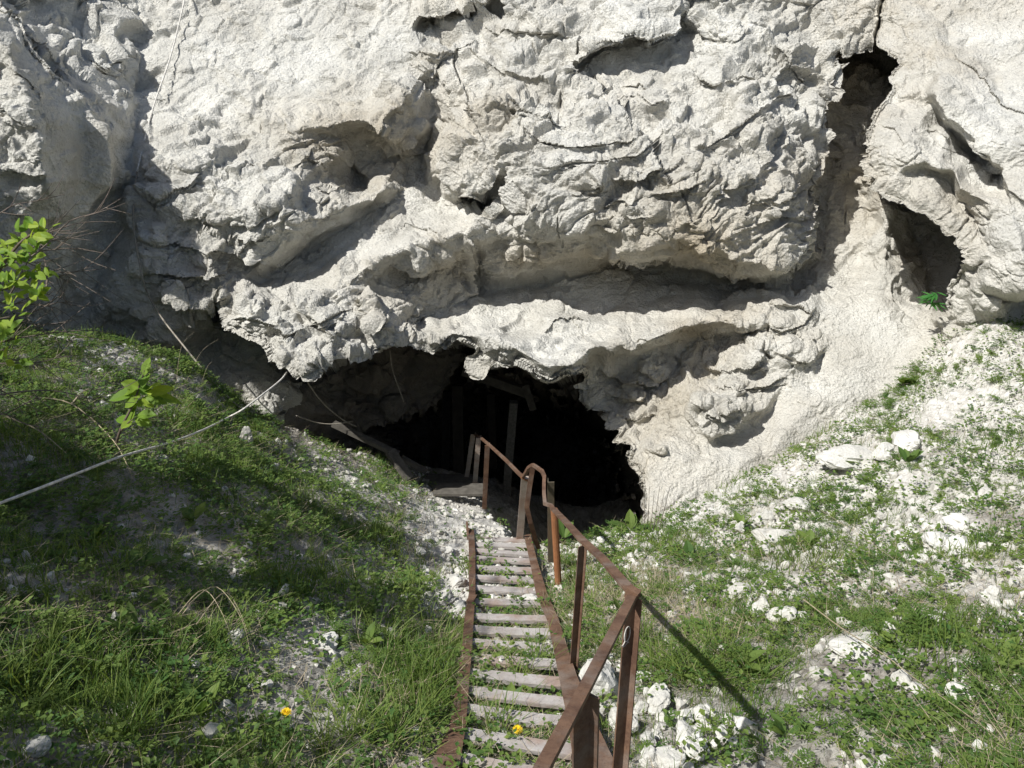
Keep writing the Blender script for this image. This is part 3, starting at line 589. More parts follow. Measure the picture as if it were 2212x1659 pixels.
# (x, y, grass, herb, stones, pale soil)
DENS = [(0,1650,1.,.5,.05,.05),(250,1600,.9,.7,.05,.05),(0,1450,1.,.5,.05,.05),(650,1560,.1,.15,.25,.5),(740,1600,.1,.15,.3,.6),(600,1630,.8,.8,.1,.2),(850,1600,.9,1.,.1,.1),(900,1500,1.,.8,.2,.2),(200,1300,.6,.8,.15,.15),(400,1400,.7,.7,.25,.25),(600,1270,.5,.6,.3,.4),(720,1450,.15,.3,.4,.6),(690,1380,.15,.3,.5,.6),(850,1380,.7,.6,.4,.4),(950,1390,.9,.6,.3,.2),(880,1270,.9,.5,.3,.3),(640,1100,.5,.9,.15,.1),(500,1000,.5,1.,.1,.1),(300,1050,.5,.9,.1,.1),(100,1100,.5,.8,.1,.1),(100,900,.5,.9,.1,.1),(250,740,.2,.4,.5,.8),(330,800,.25,.5,.4,.6),(380,760,.6,.9,.2,.2),(450,860,.6,1.,.2,.2),(560,950,.2,.5,.2,.6),(700,1030,.1,.3,.15,.6),(800,1070,.3,.4,.15,.6),(850,1120,.5,.5,.1,.5),(750,1100,.3,.5,.2,.5),(900,1150,.1,.1,.15,.8),
 (950,1200,.0,.05,2.2,1.),(960,1270,.1,.1,2.2,1.),(900,1220,.2,.1,1.8,.9),(1080,1200,.0,.15,1.6,.9),(1080,1260,.1,.3,1.5,.8),(1080,1340,.8,.9,.6,.4),(1080,1450,1.1,.9,.1,.1),(1080,1560,.9,1.,.1,.1),(1200,1250,1.4,.4,.7,.7),(1250,1200,.8,.3,1.2,.9),(1230,1400,1.3,.5,.5,.4),(1180,1300,1.3,.4,.6,.5),
 (1020,1120,.0,.0,.25,1.),(1100,1155,.0,.0,1.6,1.),(1300,1180,.2,.6,1.8,1.),(1380,1170,.2,.8,1.4,1.),(1450,1150,.2,.7,1.2,.9),(1500,1100,.1,.4,.7,1.),(1400,1300,1.1,.6,.4,.3),(1500,1400,1.2,.8,.3,.2),(1450,1480,1.2,.9,.2,.2),(1600,1330,.8,.7,.9,.6),(1650,1250,.5,.7,1.0,.7),(1500,1230,.6,.8,1.1,.8),(1700,1450,.7,.8,.4,.3),(1600,1500,.9,1.,.2,.2),(1650,1600,.1,.25,.3,.5),(1750,1580,.1,.4,.3,.45),(1850,1640,.2,.5,.3,.4),(1850,1250,.5,.7,1.,.6),(1850,1350,.6,.8,.6,.4),(1950,1450,.6,.9,.4,.3),(2100,1450,.6,1.1,.4,.2),(2150,1600,.6,1.2,.3,.1),(2000,1580,.4,.8,.4,.3),(2100,1250,.3,.5,1.4,.8),(2050,1150,.2,.4,1.5,.9),(2180,1150,.3,.7,1.0,.7),(1950,1150,.3,.8,1.1,.8),(1750,1150,.2,.8,1.1,.9),(1850,1050,.1,.5,1.2,1.),(2000,1020,.15,.7,1.1,.9),(2150,1000,.15,.6,1.1,.9),(1700,1050,.1,.4,.8,1.),(1850,950,.1,.5,.9,1.),(2050,880,.05,.3,.7,1.),(2180,850,.05,.4,.9,1.),(1950,870,.3,.7,.5,1.),(2000,760,.3,.7,.3,1.),(2100,720,.1,.5,.5,1.),(2200,750,.1,.5,.6,1.),(1450,1650,.15,.2,1.2,.5),(1450,1560,.15,.25,1.2,.5),(1400,1510,.2,.25,1.2,.5),(1520,1600,.15,.25,1.,.5),(1350,1620,.4,.3,1.,.5),(1550,1560,.4,.6,.8,.4),(1300,1450,.6,.3,1.2,.6),
 (690,1010,.02,.1,.3,.7),(760,1040,.03,.1,.3,.8),(830,1085,.05,.15,.3,.8),(880,1110,.03,.08,.3,.9),(920,1140,.0,.05,.5,1.),(800,1140,.3,.4,.3,.6),(720,1090,.3,.5,.2,.4),(560,1290,.15,.3,.4,.5),(330,1200,.3,.5,.3,.5),(150,1260,.25,.4,.3,.5),(420,1300,.3,.5,.3,.4),(650,1210,.2,.4,.3,.4),(480,1480,.25,.4,.4,.4),(780,1330,.3,.4,.4,.4),(950,1110,.0,.0,.2,1.),(620,930,.0,.0,.1,.3),(740,980,.0,.0,.2,.3),(900,1010,.0,.0,.5,.3),(1150,1120,.0,.0,1.5,.7),(1200,1050,.0,.0,1.5,.5),(1300,1100,.0,.0,1.0,.5)]
CXs = np.arange(-100, 2330, 20.); CYs = np.arange(600, 1800, 20.); XX, YY = np.meshgrid(CXs, CYs)
DM = [shepard(DENS, XX, YY, k, 4.0) for k in (2, 3, 4, 5)]
def dens(px, py, k): return bil(DM[k], (np.asarray(px)+100)/20, (np.asarray(py)-600)/20)
pale = dens(gpx, gpy, 3)*sm(fbm(q*2.2, 4, 71)+.8*dens(gpx, gpy, 3), .1, .7)
ground = mesh_np('ground', GV, GF, mg, attrs={'pale': np.maximum(pale, lam*.9).reshape(-1)}); tag(ground, 'chalky slope and gully floor running down to the cave', 'ground', kind='structure')

# ---------------------------------------------------------------- small mesh builders
def pyd(name, V, F, mat, parent=None, smooth=False):
    me = bpy.data.meshes.new(name); me.from_pydata([tuple(v) for v in V], [], F); me.update()
    me.materials.append(mat)
    if smooth: me.polygons.foreach_set('use_smooth', [True]*len(me.polygons))
    o = bpy.data.objects.new(name, me); COL.objects.link(o)
    if parent: o.parent = parent; o.matrix_parent_inverse = Matrix.Translation(-Vector(parent.location))
    return o
def sweep(pts, prof, up=(0, 0, 1), taper=None):
    """profile (side, up) carried along pts"""
    pts = [Vector(p) for p in pts]; V = []; F = []; n = len(prof); up = Vector(up)
    for k, p in enumerate(pts):
        a = pts[max(0, k-1)]; b = pts[min(len(pts)-1, k+1)]; t = (b-a).normalized()
        s = t.cross(up); s = s.normalized() if s.length > 1e-4 else Vector((1, 0, 0)); u = s.cross(t).normalized()
        f = taper[k] if taper else 1
        for (x, y) in prof: V.append(p+s*x*f+u*y*f)
    for k in range(len(pts)-1):
        for i in range(n):
            j = (i+1) % n; F.append((k*n+i, k*n+j, (k+1)*n+j, (k+1)*n+i))
    F.append(tuple(range(n-1, -1, -1))); F.append(tuple(range((len(pts)-1)*n, len(pts)*n)))
    return V, F
def ring(r, n=8): return [(r*math.cos(2*math.pi*k/n), r*math.sin(2*math.pi*k/n)) for k in range(n)]
def rect(w, h, x0=0, y0=0): return [(x0-w/2, y0-h/2), (x0+w/2, y0-h/2), (x0+w/2, y0+h/2), (x0-w/2, y0+h/2)]
def angle(w, t=.005, sx=1, sy=1): return [(sx*a, sy*b) for a, b in ((0, 0), (w, 0), (w, t), (t, t), (t, w), (0, w))]
def join(parts):
    V = []; F = []
    for v, f in parts: o = len(V); V += list(v); F += [tuple(i+o for i in q) for q in f]
    return V, F
def spline(pts, n=8):
    pts = [Vector(p) for p in pts]; out = []
    for k in range(len(pts)-1):
        p0 = pts[max(0, k-1)]; p1 = pts[k]; p2 = pts[k+1]; p3 = pts[min(len(pts)-1, k+2)]
        for j in range(n):
            t = j/n; out.append(.5*((2*p1)+(p2-p0)*t+(2*p0-5*p1+4*p2-p3)*t*t+(3*p1-p0-3*p2+p3)*t**3))
    out.append(pts[-1]); return out

def metal(name, a, b_, c_, s1=9., wear=.5):
    m, nt, b = mat(name); co = objpos(nt)
    n1 = tex(nt, 'noise', co, s1, Detail=8.0, Roughness=.7); n2 = tex(nt, 'noise', co, 90., Detail=4.0, Roughness=.7); n3 = tex(nt, 'noise', co, 4., Detail=5., Roughness=.6)
    c = mix(nt, ramp(nt, n1.outputs[0], [(.38, 0.), (.6, 1.)]), a, b_)
    c = mix(nt, ramp(nt, n3.outputs[0], [(.5, 0.), (.66, wear)]), c, c_)
    c = mix(nt, ramp(nt, n2.outputs[0], [(.55, 0.), (.7, .55)]), c, tuple(x*.45 for x in a))
    nt.links.new(c, b.inputs['Base Color']); nt.links.new(bump(nt, n2.outputs[0], .5, .004, bump(nt, n1.outputs[0], .3, .006)), b.inputs['Normal'])
    b.inputs['Roughness'].default_value = .75; return m
M_RUST = metal('rusty_steel', (.095, .052, .034), (.18, .105, .066), (.24, .205, .175), wear=.55)
M_PIPE = metal('orange_rusty_pipe', (.34, .15, .065), (.26, .11, .05), (.30, .20, .14), wear=.2)
M_TREAD = metal('weathered_tread_steel', (.32, .285, .265), (.43, .40, .375), (.25, .14, .09), s1=7., wear=.6)
M_GREYBAR = metal('grey_brown_bar', (.36, .28, .22), (.46, .40, .35), (.26, .12, .07), wear=.4)
M_DARKRAIL = metal('olive_dark_steel', (.10, .085, .06), (.15, .12, .08), (.24, .14, .08), wear=.4)
def plain(name, col, rough=.85, var=.35, scale=30., trans=0):
    m, nt, b = mat(name); co = objpos(nt); n = tex(nt, 'noise', co, scale, Detail=5.0, Roughness=.6)
    c = mix(nt, ramp(nt, n.outputs[0], [(.35, 0.), (.65, 1.)]), tuple(x*(1-var) for x in col), tuple(min(1, x*(1+var*.5)) for x in col))
    nt.links.new(c, b.inputs['Base Color']); b.inputs['Roughness'].default_value = rough; return m
M_ROPE = plain('pale_cord', (.66, .63, .57)); M_ROPED = plain('dusty_cord', (.30, .27, .22)); M_CHALK = plain('white_chalk_mark', (.62, .58, .52))
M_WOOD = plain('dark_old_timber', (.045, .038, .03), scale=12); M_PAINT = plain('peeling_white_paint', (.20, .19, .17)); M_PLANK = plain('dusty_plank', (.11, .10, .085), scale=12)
M_TWIG = plain('bare_grey_twig', (.16, .13, .105)); M_BARK = plain('bark', (.13, .10, .075)); M_DRY = plain('dry_straw', (.36, .30, .20)); M_YEL = plain('yellow_petals', (.80, .55, .02), var=.15); M_SEED = plain('white_seed_head', (.6, .6, .56))
def leafmat(name, a, b_, trans=.35, rough=.55):
    m, nt, b = mat(name); L = nt.links; at_ = nt.nodes.new('ShaderNodeAttribute'); at_.attribute_name = 'rnd'
    n = tex(nt, 'noise', objpos(nt), 2.2, Detail=3.0)
    ad = nt.nodes.new('ShaderNodeMath'); ad.operation = 'MULTIPLY_ADD'; L.new(n.outputs[0], ad.inputs[0]); ad.inputs[1].default_value = .8; ad.inputs[2].default_value = -.4
    ad2 = nt.nodes.new('ShaderNodeMath'); ad2.operation = 'ADD'; ad2.use_clamp = True; L.new(ad.outputs[0], ad2.inputs[0]); L.new(at_.outputs['Fac'], ad2.inputs[1])
    c = mix(nt, ad2.outputs[0], a, b_); L.new(c, b.inputs['Base Color']); b.inputs['Roughness'].default_value = rough
    tr = nt.nodes.new('ShaderNodeBsdfTranslucent'); c2 = mix(nt, 1.0, c, (1.0, 1.0, .45), 'MULTIPLY'); g = nt.nodes.new('ShaderNodeGamma'); g.inputs[1].default_value = .85
    L.new(c2, g.inputs[0]); L.new(g.outputs[0], tr.inputs[0])
    ms = nt.nodes.new('ShaderNodeMixShader'); ms.inputs[0].default_value = trans; L.new(b.outputs[0], ms.inputs[1]); L.new(tr.outputs[0], ms.inputs[2])
    L.new(ms.outputs[0], nt.nodes['Material Output'].inputs[0]); return m
M_GRASS = leafmat('grass_blades', (.075, .145, .028), (.22, .28, .07), .42); M_HERB = leafmat('weed_leaves', (.065, .14, .035), (.19, .26, .06), .42)
M_YLEAF = leafmat('yellow_green_leaves', (.13, .25, .03), (.32, .42, .05), .45); M_FERN = leafmat('fern_leaves', (.04, .16, .035), (.07, .22, .05)); M_TREELEAF = leafmat('tree_leaves', (.05, .12, .03), (.09, .18, .04), .3)

# ---------------------------------------------------------------- long stair ladder into the gully
def sp(x, y, lift=0.0):
    p = at(x, y, float(stair_d(y))); p.z += lift; return p
st = empty('metal_stair', sp(1110, 1650), 'long rusty metal stair of flat treads going down the gully to the cave', 'stair')
treads = [(1024,1163,1135,1167),(1024,1176,1140,1180),(1024,1189,1146,1197),(1024,1206,1150,1212),(1024,1226,1152,1232),(1022,1247,1158,1254),(1022,1271,1163,1277),(1021,1299,1170,1303),(1020,1332,1185,1337),(1019,1360,1190,1367),(1018,1388,1196,1399),(1018,1421,1203,1434),(1016,1455,1210,1474),(1012,1492,1220,1518),(1008,1533,1228,1562),(1003,1585,1234,1622),(1000,1641,1248,1688),(994,1708,1262,1760)]
sd_ = (sp(1060, 1300)-sp(1060, 1420)).normalized()
for k, (x0, y0, x1, y1) in enumerate(treads):
    a = sp(x0, y0, .01); b_ = sp(x1, y1, .01); w = .082 + .006*math.sin(k*2.3); e = (b_-a).normalized(); f = (sd_-e*sd_.dot(e)).normalized(); n_ = e.cross(f).normalized()
    if n_.z < 0: n_ = -n_
    f = (f*math.cos(.16)-n_*math.sin(.16)*(-1)).normalized(); mid = (a+b_)/2; L = (b_-a).length/2+.01; n_ = e.cross(f).normalized(); n_ = n_ if n_.z > 0 else -n_
    V = []; nseg = 8
    for i in range(nseg+1):
        t = -L+2*L*i/nseg; sag = -.004*(1-(t/L)**2)+random.uniform(-.0015, .0015)
        for (c, h) in ((-w/2, 0), (w/2, 0), (w/2, -.006), (w/2-.006, -.028), (-w/2+.006, -.028), (-w/2, -.006)): V.append(mid+e*t+f*(c+random.uniform(-.0015, .0015))+n_*(h+sag))
    F = [(i*6+j, i*6+(j+1) % 6, (i+1)*6+(j+1) % 6, (i+1)*6+j) for i in range(nseg) for j in range(6)]+[(5, 4, 3, 2, 1, 0), tuple(range(nseg*6, nseg*6+6))]
    pyd('tread', V, F, M_TREAD, st)
def stringer(outer, inner, hgt):
    V = []; F = []
    for (o, i) in zip(outer, inner):
        a = sp(*o, .035); b_ = sp(*i, .03); t = .005
        d = Vector((0, 0, -hgt))
        s = (b_-a); s.z = 0; s = s.normalized()*t
        V += [a, b_, b_+Vector((0, 0, -t)), a+s+Vector((0, 0, -t)), a+s+d, b_+d, b_+d+Vector((0, 0, -t)), a+d+Vector((0, 0, -t))]
    n = 8
    for k in range(len(outer)-1):
        for i in range(n): F.append((k*n+i, k*n+(i+1) % n, (k+1)*n+(i+1) % n, (k+1)*n+i))
    F += [tuple(range(n-1, -1, -1)), tuple(range((len(outer)-1)*n, len(outer)*n))]
    return pyd('stringer', V, F, M_RUST, st)
stringer([(1011,1146),(1013,1200),(1013,1290),(1005,1330),(997,1416),(988,1481),(972,1581),(930,1665),(900,1740)], [(1024,1150),(1027,1202),(1027,1292),(1024,1334),(1019,1418),(1014,1481),(1006,1585),(990,1680),(980,1750)], .13)
stringer([(1146,1160),(1160,1217),(1182,1290),(1206,1345),(1228,1416),(1245,1468),(1282,1563),(1330,1665),(1360,1740)], [(1132,1162),(1144,1217),(1158,1290),(1183,1350),(1197,1418),(1208,1474),(1226,1568),(1240,1670),(1250,1750)], .12)
# bent end plates
pyd('end_plate', *sweep([sp(1012, 1170, -.03), sp(1010, 1158, .05), sp(1009, 1146, .10)], rect(.02, .008)), M_RUST, st)
pyd('joint_plate', *sweep([sp(1012, 1312, .03), sp(1020, 1302, .045), sp(1024, 1292, .03)], rect(.05, .006)), M_RUST, st)

# ---------------------------------------------------------------- handrail
hr = empty('handrail', at(1345, 1690, 3.25), 'bent rusty handrail on uneven posts running beside the stair into the cave', 'handrail')
def rail(pts, w=.034, h=.016, m=M_RUST): return pyd('rail', *sweep([p if isinstance(p, Vector) else at(*p) for p in pts], rect(w, h)), m, hr)
def post(top, foot, prof, m=M_RUST, up=(0, 1, 0), nm='post', mids=()):
    return pyd(nm, *sweep([at(*top)]+[at(*q) for q in mids]+[at(*foot)], prof, up), m, hr)
A = (1262, 1494, 2.32); B = (1368, 1288, 3.16)
e0 = at(*A); e1 = at(1165, 1672, 1.86); back = e1+(e1-e0).normalized()*1.1
rail([back, (1165, 1672, 1.86), (1262, 1490, 2.31), (1366, 1288, 3.15)], .034, .018)
rail([(1372, 1286, 3.16), (1350, 1262, 3.32), (1300, 1205, 3.95), (1256, 1165, 4.45), (1225, 1130, 5.2), (1194, 1098, 6.14)], .042, .014)
rail([(1194, 1098, 6.14), (1190, 1092, 6.2), (1177, 1088, 6.3), (1175, 1066, 6.35), (1175, 1044, 6.4), (1176, 1030, 6.45), (1171, 1018, 6.6), (1160, 1010, 6.75), (1151, 1004, 6.9), (1142, 1010, 7.05), (1135, 1023, 7.2), (1129, 1030, 7.35), (1120, 1022, 7.5), (1093, 994, 8.2), (1058, 962, 9.5), (1039, 946, 10.3), (1027, 939, 10.9)], .026, .024)
VP = [(-.043, -.036), (-.039, -.040), (.003, -.006), (.021, -.019), (.025, -.014), (.001, .006)]
VP2 = [(x*1.15, y) for x, y in VP]
post((1372, 1292, 3.17), (1336, 1740, 3.36), VP)
post((1272, 1499, 2.33), (1268, 1800, 2.7), VP2)
for (x_, y_, w_, h_) in ():
    c_ = at(x_, y_, 2.375); pyd('paint_spot', *sweep([c_+Vector((0, 0, h_*s_)) for s_ in (-1, -.7, 0, .7, 1)], rect(w_*2, .003), (0, 1, 0), [.3, .8, 1, .8, .3]), M_CHALK, hr)
post((1261, 1176, 4.45), (1240, 1460, 4.78), [(x*.75, y*.75) for x, y in VP])
post((1197, 1100, 6.15), (1207, 1275, 6.45), ring(.026, 12), M_PIPE)
post((1183, 1042, 6.42), (1184, 1215, 6.95), angle(.05, .006, 1, 1), M_DARKRAIL); 
post((1151, 1008, 6.9), (1164, 1185, 7.5), rect(.040, .012), M_RUST, mids=[(1144, 1050, 7.0), (1138, 1096, 7.1), (1146, 1130, 7.2), (1155, 1160, 7.35)])
post((1134, 1031, 7.35), (1122, 1170, 8.0), rect(.062, .03), M_GREYBAR)
pyd('post_cap', *sweep([at(1126, 1028, 7.36), at(1143, 1037, 7.36)], rect(.06, .01)), M_PIPE, hr)
post((1058, 963, 9.5), (1051, 1100, 10.1), angle(.055, .006, -1, 1)); post((1039, 947, 10.3), (1028, 1085, 10.9), angle(.06, .006, -1, 1), M_GREYBAR); post((1027, 940, 10.9), (1008, 1065, 11.5), angle(.06, .006, -1, 1), M_GREYBAR)
pyd('clamp', *join([sweep([at(1355, 1275, 3.17), at(1378, 1290, 3.15)], rect(.03, .045)), sweep([at(1352, 1290, 3.14), at(1362, 1296, 3.14)], ring(.012))]), M_RUST, hr)
# chalk figure on the corner post face
ch = []
pt = at(1370, 1292, 3.17); pf = at(1332, 1740, 3.36); ax_ = (pf-pt).normalized(); 
def onpost(u, v, f=-.84):  # u metres across, v metres down
    p = pt+ax_*v; return p+Vector((-1, 0, 0))*u*.93+Vector((0, f*u-.0125, 0))
loop_ = [onpost(.022+.013*math.sin(a), .125-.030*math.cos(a)) for a in np.linspace(.3, 2*math.pi+.5, 20)]+[onpost(.030, .150), onpost(.040, .163), onpost(.036, .170)]
tail = [onpost(.046, .158), onpost(.030, .170), onpost(.014, .160), onpost(.010, .168)]
pyd('chalk_mark', *join([sweep(loop_, ring(.0019, 5), (0, 1, 0)), sweep(tail, ring(.0013, 5), (0, 1, 0))]), M_CHALK, hr)

# ---------------------------------------------------------------- lower steps inside the mouth
ls = empty('lower_steps', at(985, 1095, 10.2), 'short dusty flight of steps in the shade of the cave mouth', 'steps')
for k in range(7):
    t = k/6; y = 1096-t*44; d = 10.15+1.5*t; xl = 938-16*t; xr = 1052-34*t
    a = at(xl, y, d); b_ = at(xr, y, d); zz = max(gz(a.x, a.y), gz(b_.x, b_.y)); a.z = b_.z = max(a.z, zz+.02)
    pyd('tread', *sweep([a, b_], rect(.15, .03)), M_PLANK, ls)

# ---------------------------------------------------------------- timbers in the cave
def timber(name, pts, w, h, label, cat, m=M_WOOD, **kw):
    V, F = sweep([at(*p) for p in pts], rect(w, h), kw.get('up', (0, 1, 0))); o = pyd(name, V, F, m); return tag(o, label, cat)
timber('prop_post', [(1110,868,12.5),(1097,1022,13.0),(1094,1085,13.4)], .12, .12, 'upright cave prop with peeling white paint, right of the inner handrail posts', 'post', M_PAINT)
timber('prop_post', [(988,832,12.9),(992,1045,13.2)], .16, .16, 'dark round-edged timber prop left of the peeling painted post', 'post')
timber('prop_post', [(966,845,13.2),(962,1035,13.4)], .12, .12, 'thin dark timber prop, leftmost upright inside the cave', 'post')
timber('prop_post', [(1060,850,13.6),(1066,1010,13.9)], .12, .12, 'dark timber prop standing behind the peeling painted post', 'post')
timber('cross_beam', [(1000,800,12.2),(1137,848,12.2)], .10, .13, 'sloping timber beam under the cave roof', 'beam', M_PLANK, up=(0,0,1))
timber('hanging_board', [(1134,832,12.1),(1152,886,12.2)], .10, .03, 'short board hanging from the end of the sloping roof beam', 'board', M_PLANK)
timber('fallen_plank', [(720,915,10.2),(860,982,10.1)], .09, .05, 'long plank leaning down the left side of the cave floor', 'plank', M_PLANK, up=(0,0,1))
timber('fallen_plank', [(842,975,10.0),(885,1035,9.95)], .13, .05, 'short wide board lying at the foot of the long leaning plank', 'plank', M_PLANK, up=(0,0,1))
timber('fallen_plank', [(868,990,10.4),(920,1018,10.5)], .09, .05, 'small board lying right of the wide board on the cave floor', 'plank', M_PLANK, up=(0,0,1))

# ---------------------------------------------------------------- cords
def cord(pts, r, label, m=M_ROPE):
    V, F = sweep(spline(pts, 6), ring(r, 7), (0, 1, .01)); o = pyd('cord', V, F, m, smooth=True); return tag(o, label, 'rope')
def oncliff(x, y, off=.07): return at(x, y, cliff_d(x, y)-off)
cord([oncliff(x, y, .16) for x, y in ((412,-60),(372,110),(330,235),(296,370))], .011, 'thin white cord hanging straight down the upper left of the cliff')
cord([oncliff(x, y, .12) for x, y in ((296,370),(288,480),(306,590),(322,640))]+[at(352,690,9.3), at(395,745,9.0), at(440,800,8.85), at(485,850,8.75), at(522,884,8.7)], .010, 'dusty cord running on from the ledge down beside the cave to the grassy rim', M_ROPED)
def above(x, y, k): return at(x, y, float(to_px(np.array(ground_at(x, y)))[2])-k)
cord([at(-900,1500,2.6), at(-400,1260,3.4), above(-60,1108,.5), above(0,1087,.45), above(110,1045,.4), above(245,992,.3), above(300,975,.3), above(370,955,.3), above(440,928,.35), above(490,903,.4), at(525,884,7.9), at(570,850,8.2), at(605,822,8.6), at(620,804,8.9)], .0085, 'pale cord stretched low over the left grassy bank towards the cave')
cord([at(652,806,8.9), at(690,862,9.6), at(735,903,10.0), at(770,922,10.2)], .008, 'thin dark cord dangling from the lip on the left of the cave', M_ROPED)
cord([at(640,898,9.6), at(680,912,9.9), at(720,916,10.0), at(762,910,10.1)], .006, 'slack thin cord inside the cave beside the leaning plank', M_ROPED)
cord([at(843,758,9.6), at(848,800,9.8), at(866,850,10.0), at(872,868,10.1)], .005, 'hair-thin root hanging from the cave roof', M_ROPED)

# ---------------------------------------------------------------- stones
def stone_mesh(name, seed, mat_, sub=3, flat=.7, rough_=1.5):
    bm = bmesh.new(); bmesh.ops.create_icosphere(bm, subdivisions=sub, radius=.5)
    co_ = np.array([v.co[:] for v in bm.verts], np.float32); r_ = np.random.default_rng(seed)
    for _ in range(11):  # cut flats
        n = r_.normal(size=3); n /= np.linalg.norm(n); k = r_.uniform(.26, .44); d = co_@n; co_ -= np.outer(np.clip(d-k, 0, 9), n)*.92
    h, e, _ = facets(co_*3+seed*3.1, seed); co_ += (co_/(np.linalg.norm(co_, axis=1, keepdims=True)+1e-6))*((.07*h+.035*fbm(co_*6, 4, seed))*rough_)[:, None]
    co_[:, 2] *= flat
    for v, c in zip(bm.verts, co_): v.co = c
    me = bpy.data.meshes.new(name); bm.to_mesh(me); bm.free(); me.materials.append(mat_); return me
SM = [stone_mesh('stone', 100+k, M_STONE, 4 if k < 4 else 3, random.uniform(.55, .85)) for k in range(12)]
def stone(px, py, w, h, label, cat='rock', k=None, name='chalk_rock', group=None, rot=None, sink=.3, mesh=None, d=None):
    p = ground_at(px, py+h*.25) if d is None else at(px, py, d)
    dist = float(to_px(np.array(p))[2]); s = w/FP*dist; hh = h/FP*dist*1.25
    me = mesh or SM[k if k is not None else random.randrange(len(SM))]
    o = bpy.data.objects.new(name, me); COL.objects.link(o)
    s *= 1.25; hh *= 1.2; o.scale = (s*1.08, s*random.uniform(.8, 1.05), hh*1.35); o.rotation_euler = (random.uniform(-.2, .2), random.uniform(-.2, .2), random.uniform(0, 6.28) if rot is None else rot)
    o.location = p+Vector((0, 0, hh*(.5-sink)*.8)); return tag(o, label, cat, group)
BIG = [
 (1293,1468,86,110,'big pale boulder behind the tallest near handrail post, beside the stair',0,.2),
 (1440,1632,64,48,'rounded white rock at the bottom edge, right of the corner post',1,None),
 (1408,1640,52,44,'smaller white rock tucked left of the rounded rock at the bottom edge',2,None),
 (1604,1568,44,58,'angular white rock lying where the handrail shadows cross',3,None),
 (1532,1540,40,30,'flat-topped white stone left of the rock in the crossing shadows',0,None),
 (1340,1560,56,54,'white rock lodged just right of the foot of the leaning near post',2,None),
 (1390,1462,30,26,'small white stone directly right of the corner post',1,None),
 (1480,1600,36,44,'white stone between the rounded bottom rock and the flat-topped stone',3,None),
 (1420,1520,34,34,'lumpy white stone among others right of the corner post',1,None),
 (2078,1500,58,42,'smooth white rock beside the feathery weeds at the lower right',1,None),
 (1950,1468,50,40,'white rock crossed by the long dry stem at the lower right',3,None),
 (1985,1490,36,26,'low pale stone right of the rock crossed by the dry stem',0,None),
 (2022,1168,58,44,'broad bright white rock high on the right slope',0,None),
 (2068,1130,48,36,'cream block just above the broad bright rock on the right slope',2,None),
 (2030,1100,30,26,'small cream stone topping the cluster of blocks on the right slope',3,None),
 (2130,1068,40,36,'white stone between weeds near the right edge of the slope',1,None),
 (1592,1278,46,44,'white rock with a round top in the grass in the middle of the right slope',1,None),
 (1640,1318,44,50,'tall white stone right of the round-topped rock in the grass',2,None),
 (1690,1330,60,40,'pale double-humped stone in the mid slope grass',0,None),
 (1668,1160,72,40,'long bright chalk rock in front of two pointed ones on the right slope',3,None),
 (1650,1122,36,40,'pointed white rock above the long bright chalk rock',2,None),
 (1830,985,108,42,'largest bright chalk slab bedded at the top of the right slope',2,.3),
 (1955,955,64,56,'round white boulder to the right of the largest chalk slab',1,None),
 (1905,978,46,36,'blocky white stone between the chalk slab and the round boulder',2,None),
 (1725,1090,60,34,'pale stone below the largest chalk slab',0,None),
 (1920,1360,34,36,'white stone standing upright in weeds right of the mid slope',3,None),
 (2145,1290,38,44,'bright white stone near the right edge below the cluster',2,None),
 (1760,1455,30,26,'white pebble-like rock left of the bare earth patch',1,None),
 (1850,1400,90,34,'broken line of pale stone lying along the mid slope',3,.1),
 (2120,1620,44,40,'white stone in the weeds at the lower right corner',0,None),
 (1915,1655,44,34,'white stone cut by the bottom edge near the right corner',2,None),
 (700,1385,52,26,'grey-white stone half buried in the left bank',0,None),
 (845,1370,24,36,'small upright white stone left of the stair',3,None),
 (955,1290,46,36,'white stone in the rubble left of the stair',1,None),
 (1000,1320,50,36,'angular white block touching the left stair stringer',2,None),
 (985,1255,40,30,'white block above the angular block beside the stair',0,None),
 (75,1610,50,34,'pale stone in deep shade at the bottom left corner',1,None),
 (532,945,24,44,'thin upright pale slab standing on the rim of the left bank',2,None),
 (1150,1300,44,34,'cream stone lying under the stair treads',0,None),
 (1262,1545,40,30,'white stone wedged under the near end of the right stringer',3,None),
 (2075,1180,60,30,'flat cream slab right of the broad bright rock',0,None),
 (1985,1210,44,28,'low white stone below the broad bright rock',2,None),
]
for (x, y, w, h, lab, k, r) in BIG: stone(x, y, w, h, lab, k=k, rot=r)
MARKS = [(1293,1468,'big boulder behind the near handrail post'),(1440,1632,'rounded rock at the bottom edge'),(1604,1568,'rock where the handrail shadows cross'),(1390,1462,'corner handrail post'),(2078,1500,'smooth rock beside the feathery weeds'),(1950,1468,'rock crossed by the dry stem'),(2022,1168,'broad bright rock on the right slope'),(2130,1068,'dark feathery weed high on the right'),(1592,1278,'round-topped rock in the grass'),(1690,1330,'double-humped stone'),(1668,1160,'long bright chalk rock'),(1830,975,'largest chalk slab'),(1955,955,'round white boulder'),(1725,1090,'pale stone below the slab'),(1920,1360,'upright stone in the weeds'),(2145,1290,'bright stone by the right edge'),(1760,1455,'bare earth patch'),(2120,1620,'stone in the lower right corner'),(700,1385,'half-buried stone on the left bank'),(845,1370,'upright stone left of the stair'),(955,1290,'angular block at the left stringer'),(618,1539,'orange dandelion'),(532,945,'thin slab on the rim'),(486,1056,'white dandelion clock'),(300,860,'sapling'),(372,1330,'long upright leaf'),(1362,1148,'broad-leaved weed on the brink'),(1125,1160,'far end of the stair'),(1205,1260,'orange pipe post'),(940,1180,'far left corner of the stair'),(1400,1380,'handrail shadow'),(1480,1210,'smooth talus foot'),(2100,720,'foot of the right boulder'),(75,1610,'pale stone in the bottom left corner'),(330,780,'crumbly patch on the left rim')]
USED = set()
